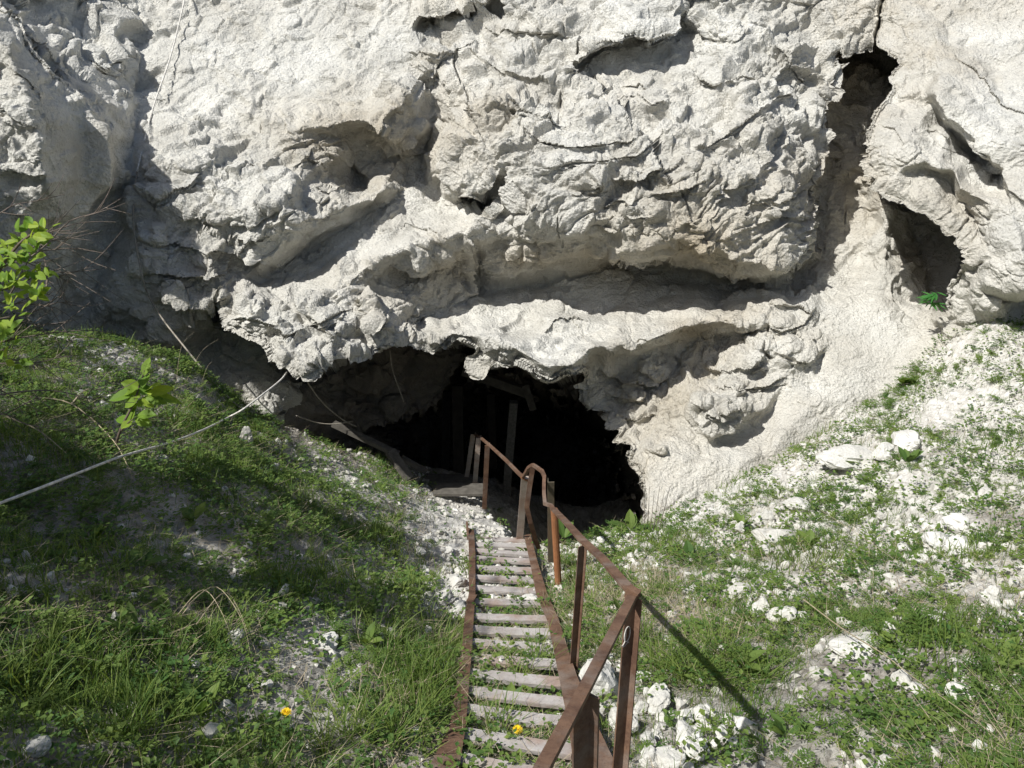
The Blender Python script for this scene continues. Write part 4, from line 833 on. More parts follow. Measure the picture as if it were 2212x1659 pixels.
def where_label(x, y, s, word):
    for b in sorted(MARKS, key=lambda m_: (m_[0]-x)**2+((m_[1]-y)*1.2)**2)[:7]:
        L_ = where_one(x, y, s, word, b)
        if L_ not in USED: break
    USED.add(L_); return L_
def where_one(x, y, s, word, b):
    dx, dy = x-b[0], y-b[1]
    rel_ = ('right of' if dx > 0 else 'left of') if abs(dx) > abs(dy) else ('below' if dy > 0 else 'above'); dist_ = math.hypot(dx, dy)
    return f"{'tiny' if s < .05 else 'small' if s < .075 else 'fist-sized'} {word} {'at the foot of' if dist_ < 18 else 'just '+rel_ if dist_ < 60 else 'well '+rel_} the {b[2]}"
def scatter_pts(n, k, wmul=None, x0=-8.3, x1=8.5, y0=.6, y1=11, clump=None, thr=0.0):
    X = RNG.uniform(x0, x1, n); Y = RNG.uniform(y0, y1, n); Zz = gz(X, Y); px, py, d = to_px(np.stack([X, Y, Zz], -1))
    ok = (px > -2200) & (px < 4400) & (py > 560) & (py < 3200) & (d > .3); X, Y, Zz, px, py, d = (a[ok] for a in (X, Y, Zz, px, py, d))
    w = dens(np.clip(px, -60, 2270), np.clip(py, 640, 1700), k)
    if wmul: w = w*wmul(px, py)
    if clump: w = w*np.clip(.25+2.4*(noise(np.stack([X*clump, Y*clump, X*0], -1), 300+k)+.25), 0, 2.2)
    keep = RNG.uniform(0, 1, len(w)) < w
    return tuple(a[keep] for a in (X, Y, Zz, px, py, d))
# loose stones, individually
X, Y, Zz, px, py, d = scatter_pts(700, 2, lambda a, b: ((a > -60) & (a < 2270) & (b < 1740))*1., clump=1.2)
order = [int(i) for i in RNG.permutation(len(d))[:150]]
for i in order:
    w = random.choice((14, 18, 22, 26, 32)); s = w/FP*5.5
    if px[i] < 900: g, wd_ = 'loose stones on the left bank', 'grey-white stone'
    elif px[i] < 1230 and py[i] < 1300: g, wd_ = 'rubble beside the far end of the stair', 'white rubble stone'
    elif px[i] < 1300: g, wd_ = 'stones around the near stair', 'white stone'
    elif py[i] < 1230: g, wd_ = 'stones on the upper right slope', 'white stone'
    else: g, wd_ = 'stones on the lower right slope', 'white stone'
    me = SM[4+random.randrange(8)]; o = bpy.data.objects.new('loose_stone', me); COL.objects.link(o); o.scale = (s, s*random.uniform(.7, 1), s*random.uniform(.7, 1.1)); o.rotation_euler = (random.uniform(-.4, .4), random.uniform(-.4, .4), random.uniform(0, 6.28))
    o.location = (X[i], Y[i], Zz[i]+s*.16); tag(o, where_label(px[i], py[i], s, wd_), 'stone', g)
def heap(n, x0, x1, y0, y1, wmin, wmax, word, group):
    for _ in range(n):
        x = random.uniform(x0, x1); y = random.uniform(y0, y1); w = random.uniform(wmin, wmax)
        p = ground_at(x, y); dist = float(to_px(np.array(p))[2]); s = w/FP*dist
        o = bpy.data.objects.new('loose_stone', SM[random.randrange(12)]); COL.objects.link(o); o.scale = (s, s*random.uniform(.7, 1), s*random.uniform(.65, 1.1)); o.rotation_euler = (random.uniform(-.5, .5), random.uniform(-.5, .5), random.uniform(0, 6.28))
        o.location = p+Vector((0, 0, s*.32)); tag(o, where_label(x, y, s, word), 'stone', group)
heap(18, 1375, 1560, 1490, 1660, 34, 62, 'white rock', 'white rocks heaped right of the near posts')
heap(22, 895, 1005, 1175, 1335, 12, 30, 'white rubble stone', 'rubble beside the far end of the stair')
heap(12, 1235, 1400, 1165, 1260, 10, 20, 'white rubble stone', 'stones on the brink right of the stair')
heap(12, 1900, 2150, 1080, 1230, 14, 34, 'cream stone', 'stones on the upper right slope')
heap(10, 1560, 1720, 1100, 1340, 14, 34, 'white stone', 'stones on the upper right slope')
# gravel: uncountable crumbs as one mesh
def rotz(a): c, s = np.cos(a), np.sin(a); z = np.zeros_like(c); o = np.ones_like(c); return np.stack([np.stack([c, -s, z], -1), np.stack([s, c, z], -1), np.stack([z, z, o], -1)], -2)
def gravel(name, n, lo, hi, mat_, label, region=None, pw=3.0):
    X, Y, Zz, px, py, d = scatter_pts(n, 2, lambda a, b: np.where(a < 940, .55, np.where(a > 1250, .45, .8)), clump=2.6)
    if region: ok = region(px, py); X, Y, Zz = X[ok], Y[ok], Zz[ok]
    N = len(X); bm = bmesh.new(); bmesh.ops.create_icosphere(bm, subdivisions=1, radius=.5); tv = np.array([v.co[:] for v in bm.verts]); tf = np.array([[v.index for v in f.verts] for f in bm.faces]); bm.free()
    s = lo+(hi-lo)*RNG.uniform(0, 1, N)**pw
    base = tv[None]*(1+RNG.uniform(-.28, .28, (N, len(tv), 1)))*RNG.uniform(.6, 1.1, (N, 1, 3))
    V = np.einsum('nij,nvj->nvi', rotz(RNG.uniform(0, 6.28, N)), base)*s[:, None, None]+np.stack([X, Y, Zz+s*.15], -1)[:, None]
    Fc = (tf[None]+np.arange(N)[:, None, None]*len(tv)).reshape(-1, 3)
    o = mesh_np(name, V.reshape(-1, 3), Fc, mat_); return tag(o, label, 'gravel', kind='stuff')
gravel('gravel', 95000, .010, .085, M_GRAVEL, 'white chalk crumbs and gravel strewn over the slopes')

# ---------------------------------------------------------------- grass, weeds, dry litter (uncountable)
def blades(P, L, Wd, az, lean, bend, zup=1.0):
    s = np.array([0, .35, .7, 1.]); dx = np.cos(az); dy = np.sin(az); N = len(L)
    r = (lean[:, None]*s+bend[:, None]*s**2)*L[:, None]; z = (s*(1-.45*np.abs(bend[:, None])*s))*L[:, None]*zup
    c = P[:, None]+np.stack([dx[:, None]*r, dy[:, None]*r, z], -1)
    tw = az+RNG.uniform(-1.2, 1.2, N); pr = np.stack([-np.sin(tw), np.cos(tw), tw*0], -1)[:, None]*(Wd[:, None]*np.array([.8, 1., .7, .05]))[..., None]*.5
    V = np.stack([c-pr, c+pr], 2).reshape(N*8, 3)
    f = np.array([[0, 1, 3, 2], [2, 3, 5, 4], [4, 5, 7, 6]]); F = (f[None]+np.arange(N)[:, None, None]*8).reshape(-1, 4)
    return V, F
def LM(a, b): return np.where(a < 930, .48, .45)
def LH(a, b): return np.where(a < 930, 1.25, .66)
def grass_obj(name, X, Y, Zz, Lr, Wr, m, lean=.35, bend=.5, rnd=None, flat=1.0):
    N = len(X); P = np.stack([X, Y, Zz-.01], -1)
    V, F = blades(P, RNG.uniform(Lr[0], Lr[1], N), RNG.uniform(Wr[0], Wr[1], N), RNG.uniform(0, 6.28, N), RNG.uniform(0, lean, N), RNG.uniform(0, bend, N), flat)
    return V, F, np.repeat(RNG.uniform(0, .8, N) if rnd is None else rnd, 8)
X, Y, Zz, px, py, d = scatter_pts(1270000, 0, LM, clump=1.4); 
big = sm(noise(np.stack([X*1.1, Y*1.1, X*0], -1), 500), -.2, .5)
V1, F1_, R1 = grass_obj('grass', X, Y, Zz, (.03, .15), (.003, .006), M_GRASS)
V1 = V1.reshape(-1, 8, 3); b0 = V1[:, :1]*0+np.stack([X, Y, Zz], -1)[:, None]; big = big-.75*((np.abs(X-.02) < .34) & (Y < 7)); V1 = (b0+(V1-b0)*(.72+.65*big)[:, None, None]).reshape(-1, 3)
tag(mesh_np('grass', V1, F1_, M_GRASS, attrs={'rnd': R1}), 'green grass growing thin and thick over both banks', 'grass', kind='stuff')
# tussocks of long grass
TUS = [(1030,1385,20),(905,1560,60),(850,1600,50),(930,1480,30),(20,1480,50),(60,1520,40),(880,1290,40),(900,1265,30),(1245,1270,60),(1225,1225,50),(1190,1330,40),(1270,1310,50),(1420,1440,50),(1490,1470,60),(1390,1380,40),(1560,1420,40),(760,1590,30),(250,1590,30),(300,1570,40),(1640,1470,30),(1790,1320,30),(1760,1230,30),(830,1400,40),(950,1410,40),(470,1400,40),(500,1330,30),(640,1090,40),(1120,1500,30),(1080,1600,40),(1160,1440,30),(1320,1410,40),(100,1430,40),(200,1470,30),(1550,1340,30),(700,1630,40),(980,1380,30),(860,1120,18)]
Vs, Fs, Rs, off = [], [], [], 0
for (tx, ty, n) in TUS:
    c = ground_at(tx, ty); n = int(n*3); a = RNG.uniform(0, 6.28, n); r = np.abs(RNG.normal(0, .10, n)); xx = c.x+np.cos(a)*r; yy = c.y+np.sin(a)*r; P = np.stack([xx, yy, gz(xx, yy)-.01], -1)
    V, F = blades(P, RNG.uniform(.06, .25, n)*(.75 if ty < 1400 else 1), RNG.uniform(.003, .0065, n), a+RNG.normal(0, 1.4, n), RNG.uniform(.1, .7, n), RNG.uniform(.1, .8, n))
    Vs.append(V); Fs.append(F+off); Rs.append(np.repeat(RNG.uniform(.1, 1., n), 8)); off += len(V)
tag(mesh_np('long_grass', np.concatenate(Vs), np.concatenate(Fs), M_GRASS, attrs={'rnd': np.concatenate(Rs)}), 'long bright grass growing in tussocks beside the stair', 'grass', kind='stuff')
X, Y, Zz, px, py, d = scatter_pts(520000, 0, LM, clump=.8)
V, F, R = grass_obj('d', X, Y, Zz+.02, (.06, .22), (.002, .004), M_DRY, 1.3, .4, flat=.22)
tag(mesh_np('dead_grass', V, F, M_DRY, attrs={'rnd': R}), 'dry straw-coloured stems lying in the grass', 'dead grass', kind='stuff')

def quads(P, dr, nr, L, Wd):
    """leaflets: base, side, tip, side"""
    sd = np.cross(dr, nr); sd /= np.linalg.norm(sd, axis=-1, keepdims=True)+1e-9
    L = L[:, None]; Wd = Wd[:, None]
    V = np.stack([P, P+dr*L*.5+sd*Wd*.5+nr*L*.10, P+dr*L, P+dr*L*.5-sd*Wd*.5+nr*L*.10], 1); return V.reshape(-1, 3), np.arange(len(P)*4).reshape(-1, 4)
def pinnate(P, nl, Rl, ll, upr=(.3, .9), pairs=7, rn=None, wd=.45):
    """plants with nl feathery leaves each"""
    n = len(P); az = RNG.uniform(0, 6.28, (n, nl)); el = RNG.uniform(*upr, (n, nl)); R = RNG.uniform(*Rl, (n, nl))
    t = np.linspace(.2, 1, pairs); out = []
    dx = np.cos(az)*np.cos(el); dy = np.sin(az)*np.cos(el); dz = np.sin(el)
    D3 = np.stack([dx, dy, dz], -1)[:, :, None, :]; tt = t[None, None, :, None]
    C = P[:, None, None]+D3*tt*R[:, :, None, None]-np.array([0, 0, 1])*(tt**2)*.35*R[:, :, None, None]
    T = D3*np.ones_like(tt)-np.array([0, 0, 1])*tt*.7; T /= np.linalg.norm(T, axis=-1, keepdims=True)
    S = np.cross(T, np.array([0, 0, 1.])); S /= np.linalg.norm(S, axis=-1, keepdims=True)+1e-9; N3 = np.cross(S, T)
    Ps, Ds_, Ns = [], [], []
    for sgn_ in (-1, 1):
        dd = S*sgn_*.85+T*.5+RNG.normal(0, .12, S.shape); dd /= np.linalg.norm(dd, axis=-1, keepdims=True); Ps.append(C.reshape(-1, 3)); Ds_.append(dd.reshape(-1, 3)); Ns.append(N3.reshape(-1, 3))
    Pq = np.concatenate(Ps); Dq = np.concatenate(Ds_); Nq = np.concatenate(Ns)
    sc_ = np.tile(np.repeat(np.repeat(R.reshape(-1), pairs), 1), 2)/np.mean(Rl); ta = np.tile(np.tile(1-.45*np.abs(t-.45)*1.5, n*nl), 2)
    L = np.full(len(Pq), ll)*sc_*ta*RNG.uniform(.8, 1.2, len(Pq)); V, F = quads(Pq, Dq, Nq, L, L*wd)
    # midribs
    B = P[:, None]+np.zeros((n, nl, 3)); Vr, Fr = blades(B.reshape(-1, 3), R.reshape(-1)*1.0, np.full(n*nl, .0022), az.reshape(-1), np.cos(el).reshape(-1), np.zeros(n*nl))
    k = RNG.uniform(0, 1, n) if rn is None else rn
    rq = np.repeat(np.tile(np.repeat(k, nl*pairs), 2), 4)
    return np.concatenate([V, Vr.reshape(-1, 8, 3)[:, [0, 1, 7, 6]].reshape(-1, 3)]), np.concatenate([F, np.arange(n*nl*4).reshape(-1, 4)+len(V)]), np.concatenate([rq, np.repeat(np.repeat(k, nl), 4)])
def merge(Ls):
    V = []; F = []; R = []; o = 0
    for v, f, r in Ls: V.append(v); F.append(f+o); R.append(r); o += len(v)
    return np.concatenate(V), np.concatenate(F), np.concatenate(R)
X, Y, Zz, px, py, d = scatter_pts(38000, 1, LH, clump=1.6); P = np.stack([X, Y, Zz], -1)
a_ = pinnate(P, 5, (.04, .13), .022, pairs=6)
X, Y, Zz, px, py, d = scatter_pts(47000, 1, LH, clump=2.2); P2 = np.stack([X, Y, Zz], -1)     # round-leaved low weeds
def rounds(P, nl, sz, h):
    n = len(P); az = RNG.uniform(0, 6.28, (n, nl)); r = RNG.uniform(.01, .05, (n, nl)); b0 = P[:, None]+np.stack([np.cos(az)*r, np.sin(az)*r, RNG.uniform(*h, (n, nl))], -1)
    el = RNG.uniform(-.2, .5, (n, nl)); D3 = np.stack([np.cos(az)*np.cos(el), np.sin(az)*np.cos(el), np.sin(el)], -1).reshape(-1, 3); N3 = np.cross(np.cross(D3, [0, 0, 1.]), D3)
    L = RNG.uniform(*sz, n*nl); V, F = quads(b0.reshape(-1, 3), D3, N3, L, L*RNG.uniform(.5, .85, n*nl)); return V, F, np.repeat(np.repeat(RNG.uniform(0, 1, n), nl), 4)
b2 = rounds(P2, 9, (.012, .042), (.01, .09))
V, F, R = merge([a_, b2]); tag(mesh_np('weeds', V, F, M_HERB, attrs={'rnd': R}), 'low leafy weeds covering the banks', 'weeds', kind='stuff')

# ---------------------------------------------------------------- single plants
M_GREENSTEM = plain('green_stem', (.12, .2, .06))
def plant_empty(name, p, label, cat, group=None): return empty(name, p, label, cat, group)
def child_np(name, V, F, m, par, R=None):
    V = V-np.array(par.location[:]); return mesh_np(name, V, F, m, par, attrs={'rnd': R if R is not None else np.full(len(V), .5)})
def leafshape(P, dr, nr, L, Wd, fold=.12, curl=.15):
    """broad pointed leaf, 2x5 faces"""
    dr = Vector(dr).normalized(); nr = Vector(nr); sd = dr.cross(nr).normalized(); nr = sd.cross(dr).normalized(); V = []; F = []
    for k, (t, w) in enumerate(((0, .04), (.15, .55), (.35, .95), (.55, 1.), (.78, .68), (1, .02))):
        c = Vector(P)+dr*L*t-nr*curl*L*t*t
        V += [c-sd*Wd*.5*w+nr*fold*Wd*w, c, c+sd*Wd*.5*w+nr*fold*Wd*w]
        if k: b = (k-1)*3; F += [(b, b+1, b+4, b+3), (b+1, b+2, b+5, b+4)]
    return V, F
def leafy(par, name, specs, m):
    V = []; F = []; R = []
    for (p, dr, nr, L, w) in specs:
        v, f = leafshape(p, dr, nr, L, w, curl=random.uniform(0, .3)); o = len(V); V += v; F += [tuple(i+o for i in q_) for q_ in f]; R += [random.random()]*len(v)
    return child_np(name, np.array([tuple(v) for v in V]), np.array(F), m, par, np.array(R))
def stick(par, name, pts, r0, r1, m):
    s = spline(pts, 5); n = len(s); return pyd(name, *sweep(s, ring(1, 6), (0, 1, .02), [r0+(r1-r0)*k/(n-1) for k in range(n)]), m, par, True)
# sapling with yellow-green leaves on the left bank
D_S = 5.6
base = ground_at(247, 972); D_S = float(to_px(np.array(base))[2])-.12
top = at(312, 800, D_S)
sap = plant_empty('sapling', base, 'young sapling with large glossy yellow-green leaves standing on the left bank', 'sapling')
stick(sap, 'stem', [base, at(262, 925, D_S), at(288, 872, D_S), at(302, 830, D_S), top], .011, .004, M_BARK)
stick(sap, 'stem', [at(262, 930, D_S), at(275, 915, D_S-.02), at(292, 902, D_S-.05)], .006, .003, M_BARK)
PXM = D_S/FP
LV = [(312,812,318,772,20),(305,835,262,826,22),(308,838,312,800,24),(300,840,246,846,24),(300,842,236,864,26),(302,848,288,858,24),(310,845,345,828,22),(318,850,372,838,22),(316,852,380,858,22),(314,856,352,868,22),(308,858,330,878,22),(300,858,268,878,24),(298,872,276,888,22),(298,880,322,856,24),(292,880,274,912,26),(296,898,330,892,22),(292,905,325,917,22),(286,908,262,925,20),(286,908,246,903,20),(300,848,326,836,26),(306,826,322,806,16)]
specs = []
for (x0, y0, x1, y1, w) in LV:
    a = at(x0, y0, D_S+random.uniform(-.04, .04)); b = at(x1, y1, D_S+random.uniform(-.12, .08)); dr = b-a; nr = Vector((random.uniform(-.4, .1), random.uniform(-.9, -.3), random.uniform(.4, 1)))
    specs.append((a, dr, nr, dr.length*1.05, w*PXM*1.05))
leafy(sap, 'leaves', specs, M_YLEAF)
# shrub at the left edge: leafy shoots and bare twigs
sb = ground_at(30, 900); D_B = 5.0
shr = plant_empty('shrub', at(-40, 900, 4.9), 'shrub with fresh green shoots and bare grey twigs reaching in from the left edge', 'shrub')
def twig(x0, y0, x1, y1, d0, d1, r, wob=10, forks=3):
    pts = [at(x0+(x1-x0)*t+random.uniform(-wob, wob)*(0 < t < 1), y0+(y1-y0)*t+random.uniform(-wob, wob)*(0 < t < 1)-12*math.sin(t*3.1), d0+(d1-d0)*t) for t in (0, .25, .5, .75, 1)]
    out = [(pts, r, r*.3)]
    for _ in range(forks):
        t = random.uniform(.25, .85); k = t*4; i = int(k); p = pts[i].lerp(pts[min(4, i+1)], k-i); L = math.hypot(x1-x0, y1-y0)*random.uniform(.2, .45); a = math.atan2(y1-y0, x1-x0)+random.choice((-1, 1))*random.uniform(.3, .9)
        dd = d0+(d1-d0)*t; qx, qy, _ = to_px(np.array(p)); q1 = at(qx+math.cos(a)*L*.5, qy+math.sin(a)*L*.5+random.uniform(-4, 4), dd); q2 = at(qx+math.cos(a)*L, qy+math.sin(a)*L-random.uniform(0, 12), dd+random.uniform(-.1, .2)); out.append(([p, q1, q2], r*.5, r*.2))
    return out
TW = []
for (x0, y0, x1, y1) in ((-60,520,200,640),(-60,600,215,500),(-60,560,250,480),(-40,640,170,700),(-60,700,190,660),(-60,760,250,720),(-60,800,200,770),(-40,860,290,870),(-60,640,230,580),(-60,480,140,420),(-60,560,240,555),(60,560,260,430),(-60,740,130,820),(-60,690,160,740),(-40,830,120,900),(20,640,130,470),(-60,900,180,940),(100,620,70,480)):
    TW += twig(x0, y0, x1, y1, 4.9, 5.3, .006, 12, 5)
sv = []
for pts, r0, r1 in TW:
    s = spline(pts, 3); n = len(s); sv.append(sweep(s, ring(1, 4), (0, 1, .02), [r0+(r1-r0)*k/(n-1) for k in range(n)]))
V, F = join(sv); pyd('twigs', V, F, M_TWIG, shr)
stick(shr, 'stem', [at(-90, 1000, 4.8), at(-60, 800, 4.85), at(-30, 640, 4.9), at(30, 540, 4.9), at(70, 505, 4.9)], .016, .006, M_BARK)
specs = []
for (cx, cy, rx, ry, n) in ((75,500,46,26,14),(35,560,40,34,16),(20,610,42,26,16),(80,590,26,20,8),(75,635,30,16,10),(20,660,36,26,14),(5,720,30,30,10),(15,780,32,12,6),(-20,560,40,60,20),(-30,700,30,60,14),(60,540,40,26,10)):
    for _ in range(int(n*1.6)):
        x = random.gauss(cx, rx*.5); y = random.gauss(cy, ry*.5); dd = 4.85+random.uniform(-.15, .2); a = random.uniform(-2.6, .8); L = random.uniform(20, 32)
        p = at(x, y, dd); b = at(x+math.cos(a)*L, y+math.sin(a)*L, dd+random.uniform(-.05, .05)); specs.append((p, b-p, Vector((random.uniform(-.6, .2), random.uniform(-.8, -.1), random.uniform(.3, 1))), (b-p).length, (b-p).length*.48))
leafy(shr, 'leaves', specs, M_YLEAF)
# fern-like plant in the hollow
def feather(name, px, py, n, R, ll, label, cat, m, d=None, pairs=8, upr=(.2, 1.1), wd=.28, lift=0, group=None):
    p = ground_at(px, py) if d is None else at(px, py, d); p.z += lift
    par = plant_empty(name, p, label, cat, group); V, F, R_ = pinnate(np.array([p[:]]), n, R, ll, upr, pairs, wd=wd); child_np('leaves', V, F, m, par, R_); return par
pf = at(2008, 668, 9.3); fp = plant_empty('drooping_plant', pf, 'bright green plant with drooping narrow leaves, alone in the dark hollow under the right boulder', 'plant'); fs = []
stick(fp, 'stem', [pf, pf+Vector((.0, -.04, .1)), pf+Vector((-.02, -.1, .2))], .006, .004, M_GREENSTEM)
for k in range(26):
    a = random.uniform(0, 6.28); z = random.uniform(.06, .22); b0 = pf+Vector((-.01, -.08*z/.2, z)); e = random.uniform(-.5, .4); fs.append((b0, Vector((math.cos(a)*math.cos(e), math.sin(a)*math.cos(e)-.3, math.sin(e))), Vector((0, -.3, 1)), random.uniform(.12, .2), random.uniform(.022, .032)))
leafy(fp, 'leaves', fs, M_FERN)
FEA = [(2150,1480,14,(.18,.34),.05,'large feathery weed beside the smooth white rock at the lower right'),(2175,1560,14,(.2,.36),.05,'large feathery weed in the lower right corner'),(1700,1350,12,(.12,.22),.035,'feathery weed right of the double-humped stone'),(1990,1380,12,(.14,.26),.04,'spreading feathery weed right of the upright stone'),(1480,1440,12,(.15,.28),.04,'feathery weed left of the handrail shadow'),(1560,1480,12,(.15,.28),.04,'feathery weed right of the handrail shadow'),(2110,1065,10,(.14,.24),.04,'dark feathery weed near the cream blocks high on the right'),(1640,1210,9,(.1,.2),.04,'pale feathery weed above the round-topped rock'),(480,905,12,(.16,.26),.045,'leafy vetch hanging over the rim of the left bank'),(560,965,10,(.12,.2),.035,'vetch clump on the rim above the cave floor'),(700,1115,12,(.14,.24),.04,'dark vetch clump lower on the left rim'),(860,1080,8,(.08,.16),.03,'small weed clump near the landing'),(1150,1450,8,(.1,.2),.03,'weed growing up through the stair treads'),(330,1400,12,(.14,.26),.04,'vetch clump in the shaded left bank'),(130,1400,12,(.14,.26),.04,'dark vetch clump near the left edge'),(1800,1590,10,(.12,.2),.035,'vetch clump at the edge of the bare earth patch'),(2080,1560,12,(.16,.26),.045,'vetch clump between the dry stem and the corner'),(1920,950,8,(.1,.18),.04,'weed tuft left of the round white boulder'),(2120,790,8,(.12,.22),.04,'weed tuft near the top of the right slope'),(1980,800,9,(.12,.24),.04,'grey-green weed on the edge of the smooth talus')]
for (x, y, n, R, ll, lab) in FEA: feather('feathery_weed', x, y, n, R, ll, lab, 'weed', M_HERB, group='feathery weeds')
def broad(px, py, n, L, w, label, lift=.02, m=M_HERB, name='broad_leaved_weed', el=(.3, 1.1)):
    p = ground_at(px, py); par = plant_empty(name, p, label, 'weed', 'broad-leaved weeds'); sp_ = []
    for k in range(n):
        a = random.uniform(0, 6.28); e = random.uniform(*el); dr = Vector((math.cos(a)*math.cos(e), math.sin(a)*math.cos(e), math.sin(e))); l = L*random.uniform(.7, 1.1); sp_.append((p+Vector((math.cos(a)*.01, math.sin(a)*.01, lift*random.random())), dr, Vector((0, 0, 1)) if e < 1.2 else Vector((0, -1, 0)), l, l*w))
    leafy(par, 'leaves', sp_, m); return par
BRO = [(1362,1148,8,.22,.5,'broad-leaved weed on the brink right of the cave pit'),(1320,1160,5,.12,.5,'small broad-leaved weed left of the one on the brink'),(1218,1165,3,.22,.35,'single tall leaf standing on the brink near the handrail'),(1830,1010,6,.16,.6,'broad-leaved weed in front of the largest chalk slab'),(1750,1180,6,.14,.6,'round-leaved weed among stones in the upper right slope'),(1490,1210,7,.15,.55,'broad-leaved weed below the smooth talus'),(1600,1140,6,.14,.5,'jagged-leaved weed near the long chalk rock'),(372,1330,3,.17,.28,'single long upright leaf in the left bank'),(290,1375,6,.2,.3,'rosette of long toothed leaves in the left bank'),(430,1545,8,.16,.4,'bright rosette in the dark lower left'),(590,1360,5,.12,.4,'small leafy weed left of the white crumbs'),(790,1395,6,.12,.45,'leafy weed on the bare left bank'),(560,1240,5,.12,.6,'round-leaved weed in the left bank'),(310,1230,5,.12,.6,'round-leaved weed in the shaded bank left of centre'),(1960,1000,6,.14,.5,'broad-leaved weed under the round white boulder'),(1870,830,5,.2,.4,'leafy weed on the talus edge'),(1950,830,6,.18,.45,'leafy weed right of the one on the talus edge'),(1345,1330,5,.12,.45,'weed at the edge of the stones behind the corner post'),(1100,1540,6,.14,.4,'dandelion leaves under the near stair treads'),(2160,1420,7,.11,.5,'big-leaved weed near the right edge'),(1170,1180,4,.2,.3,'leafy weed beside the far end of the stair'),(1140,1195,4,.14,.3,'thin leafy weed at the far stair treads'),(1700,1590,7,.13,.45,'leafy weed on the bare earth near the shadows'),(1600,1440,6,.16,.45,'broad weed by the upper handrail shadow'),(200,1170,6,.13,.6,'round-leaved weed under the stretched cord'),(420,1130,6,.13,.6,'pale-leaved weed in the left bank below the cord')]
for (x, y, n, L, w, lab) in BRO: broad(x, y, n, L, w, lab)
# dandelions
def dandelion(px, py, hgt, label, seed=False, d=None, r=.02):
    hd = None
    p = ground_at(px, py+hgt*FP/4.2*.35) if d is None else at(px, py+10, d); top = p+Vector((0, 0, hgt))
    q_ = to_px(np.array(top)); top = at(px, py, float(q_[2]))
    par = plant_empty('dandelion', p, label, 'flower'); stick(par, 'stem', [p, p.lerp(top, .5)+Vector((.004, 0, 0)), top], .002, .0018, M_DRY if seed else M_GREENSTEM)
    V = []; F = []
    view = (Vector((0, 0, EYE))-top).normalized(); nrm = (view*.5+Vector((0, 0, 1))).normalized(); t1 = nrm.orthogonal().normalized(); t2 = nrm.cross(t1)
    rows = ((1.0, .05, 22), (.8, .25, 20), (.55, .45, 16), (.3, .6, 10)) if not seed else tuple((math.cos(e), math.sin(e), 16) for e in (-.9, -.4, 0, .4, .9, 1.3))
    for (rr, hh, n) in rows:
        for k in range(n):
            a = 6.283*k/n+random.uniform(-.08, .08); dd = t1*math.cos(a)+t2*math.sin(a); tip = top+dd*r*rr+nrm*r*hh; s = (t2*math.cos(a)-t1*math.sin(a))*r*.13; o = len(V); m_ = top.lerp(tip, .6)
            V += [top, m_-s, tip, m_+s]; F.append((o, o+1, o+2, o+3))
    pyd('flower_head', V, F, M_SEED if seed else M_YEL, par)
dandelion(1118, 1576, .14, 'yellow dandelion in flower between the near stair treads', r=.026)
dandelion(618, 1539, .15, 'orange-yellow dandelion on the bare patch of the left bank', r=.026)
dandelion(1652, 988, .10, 'lone yellow dandelion at the top of the smooth talus', r=.030)
dandelion(486, 1056, .14, 'white dandelion clock in the left bank', True, r=.024)
dandelion(2178, 1310, .06, 'small white dandelion clock near the right edge', True, r=.015)
# dry stalks
def stalks(name, label, cat, lines, r=.003, m=M_DRY):
    par = plant_empty(name, Vector(lines[0][0]), label, cat); V, F = join([sweep(spline(l, 5), ring(1, 4), (0, 1, .02), None and 0 or [r*(1-.6*k/(len(spline(l, 5))-1)) for k in range(len(spline(l, 5)))]) for l in lines]); pyd('stalks', V, F, m, par); return par
def gl(*pts): return [at(*p) for p in pts]
def gup(x, y, up): p = ground_at(x, y); p.z += up; return p
stalks('dry_stalks', 'cluster of bare dry stalks standing on the brink right of the cave', 'dry stalks', [[gup(1392+k*6, 1150, 0), gup(1390+k*8, 1149, .2), gup(1385+k*11, 1148, .42+.05*(k % 2))] for k in range(6)], .004, M_TWIG)
stalks('dry_stalk', 'long pale dry stem slanting across the weeds at the lower right', 'dry stem', [[gup(1730, 1330, .12), gup(1810, 1395, .12), gup(1900, 1455, .12), gup(1960, 1505, .12), gup(2060, 1580, .12), gup(2150, 1655, .12)]], .004)
stalks('dry_stalk', 'thin dry stem curving above the mid right slope', 'dry stem', [[gup(1770, 1120, .08), gup(1850, 1180, .1), gup(1930, 1240, .1), gup(1990, 1280, .06)]], .0025)
stalks('arching_grass', 'arching straw-coloured grass stalks in the left bank', 'dry grass', [[gup(420, 1370, .18), gup(480, 1345, .22), gup(530, 1385, .12), gup(545, 1440, .0)], [gup(390, 1365, .1), gup(450, 1345, .2), gup(490, 1380, .14), gup(520, 1440, .0)], [gup(430, 1385, .1), gup(500, 1350, .2), gup(545, 1400, .05), gup(560, 1440, 0)]], .003)
stalks('dry_stalk', 'pale dry twig lying on the left bank near the white crumbs', 'dry stem', [[gup(560, 1230, .05), gup(600, 1222, .07), gup(610, 1208, .1)]], .003)
stalks('seed_grass', 'tall seeding grass leaning over the rim of the left bank', 'grass', [[gup(400, 830, 0), gup(440, 800, .2), gup(480, 790, .3)], [gup(380, 830, 0), gup(400, 800, .25), gup(430, 780, .32)], [gup(430, 850, 0), gup(455, 830, .2), gup(490, 820, .28)]], .002)
stalks('fallen_branch', 'thin pale fallen branch lying down the left bank under the shrub', 'branch', [[gup(70, 880, .08), gup(160, 900, .1), gup(250, 975, .08), gup(290, 1050, .05)], [gup(160, 900, .1), gup(200, 880, .15), gup(260, 890, .15)], [gup(20, 930, .1), gup(90, 960, .1), gup(150, 1010, .1)]], .007)

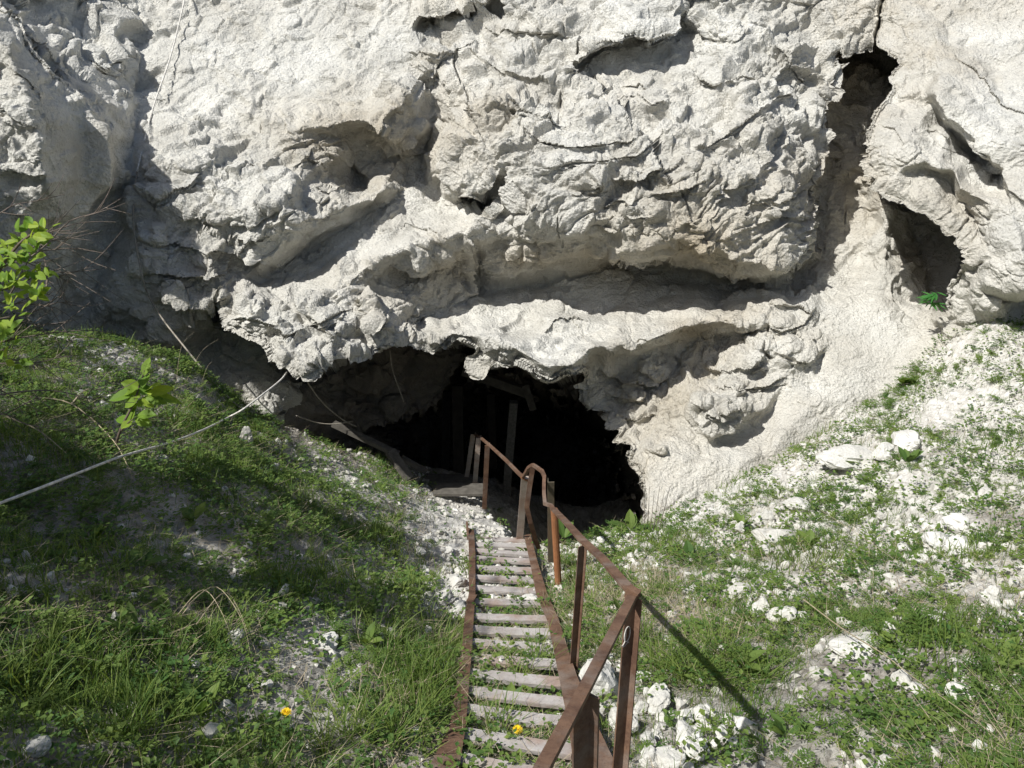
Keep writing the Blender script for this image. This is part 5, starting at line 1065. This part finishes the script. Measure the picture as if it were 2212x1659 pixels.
# ---------------------------------------------------------------- trees standing left of the picture; their crowns shade the bank
GAPS = [(330,790,150,60),(700,1400,110,70),(740,1570,130,50),(560,1250,70,40),(250,1250,80,35),(800,1180,110,60),(420,1480,60,30)]
def shade_tree(base, cen, rad, nleaf, label, seed):
    r_ = random.Random(seed); par = empty('tree', base, label, 'tree'); c = Vector(cen)
    sw = [sweep(spline([base, base.lerp(c, .5)+Vector((.2, .1, 0)), c], 5), ring(1, 9), (0, 1, .02), [.16-.010*k for k in range(11)])]; tips = []
    for k in range(16):
        a = r_.uniform(0, 6.28); t = r_.uniform(.45, 1); s = base.lerp(c, t); e = c+Vector((math.cos(a)*rad[0]*r_.uniform(.5, .95), math.sin(a)*rad[1]*r_.uniform(.5, .95), r_.uniform(-.6, .8)*rad[2])); m_ = s.lerp(e, .5)+Vector((0, 0, .2))
        l = spline([s, m_, e], 4); sw.append(sweep(l, ring(1, 5), (0, 1, .02), [.05-.0055*j for j in range(len(l))]))
        for _ in range(5):
            q = s.lerp(e, r_.uniform(.4, 1)); f = q+Vector((r_.gauss(0, .5), r_.gauss(0, .5), r_.gauss(0, .35))); sw.append(sweep([q, q.lerp(f, .5)+Vector((0, 0, .04)), f], ring(1, 4), (0, 1, .02), [.014, .01, .005])); tips.append(f)
    pyd('trunk', *join(sw), M_BARK, par)
    T = np.array([t[:] for t in tips]); n = nleaf; P = T[RNG.integers(0, len(T), n)]+RNG.normal(0, .27, (n, 3)); dr = RNG.normal(size=(n, 3)); dr /= np.linalg.norm(dr, axis=1, keepdims=True); nr = RNG.normal(size=(n, 3)); nr = np.cross(dr, nr); nr /= np.linalg.norm(nr, axis=1, keepdims=True)
    t = (P[:, 2]-(EYE-3.1))/-LD.z; gp_ = P+t[:, None]*np.array(LD); sx, sy, _ = to_px(gp_); keep = np.ones(n, bool)
    for (gx_, gy_, rx_, ry_) in GAPS: keep &= (((sx-gx_)/rx_)**2+((sy-gy_)/ry_)**2 > 1) | (RNG.uniform(0, 1, n) < .12)
    q2 = P-np.array(at(305, 850, D_S)[:]); al = q2@(-np.array(LD)); keep &= np.linalg.norm(q2+al[:, None]*np.array(LD), axis=1) > .5
    P, dr, nr = P[keep], dr[keep], nr[keep]; n = len(P)
    L = RNG.uniform(.06, .12, n); V, F = quads(P, dr, nr, L, L*.6); child_np('crown', V, F, M_TREELEAF, par, np.repeat(RNG.uniform(0, 1, n), 4))
shade_tree(Vector((-6.6, 1.0, EYE-1.0)), (-6.1, 2.0, EYE+1.5), (2.5, 2.8, 1.0), 36000, 'leafy tree standing left of the stair head, its crown shading the near left bank', 3)
shade_tree(Vector((-9.2, 6.0, EYE-.6)), (-8.6, 6.2, EYE+1.7), (2.1, 2.3, 1.0), 19000, 'leafy tree standing further along the left bank, shading the left boulder', 4)
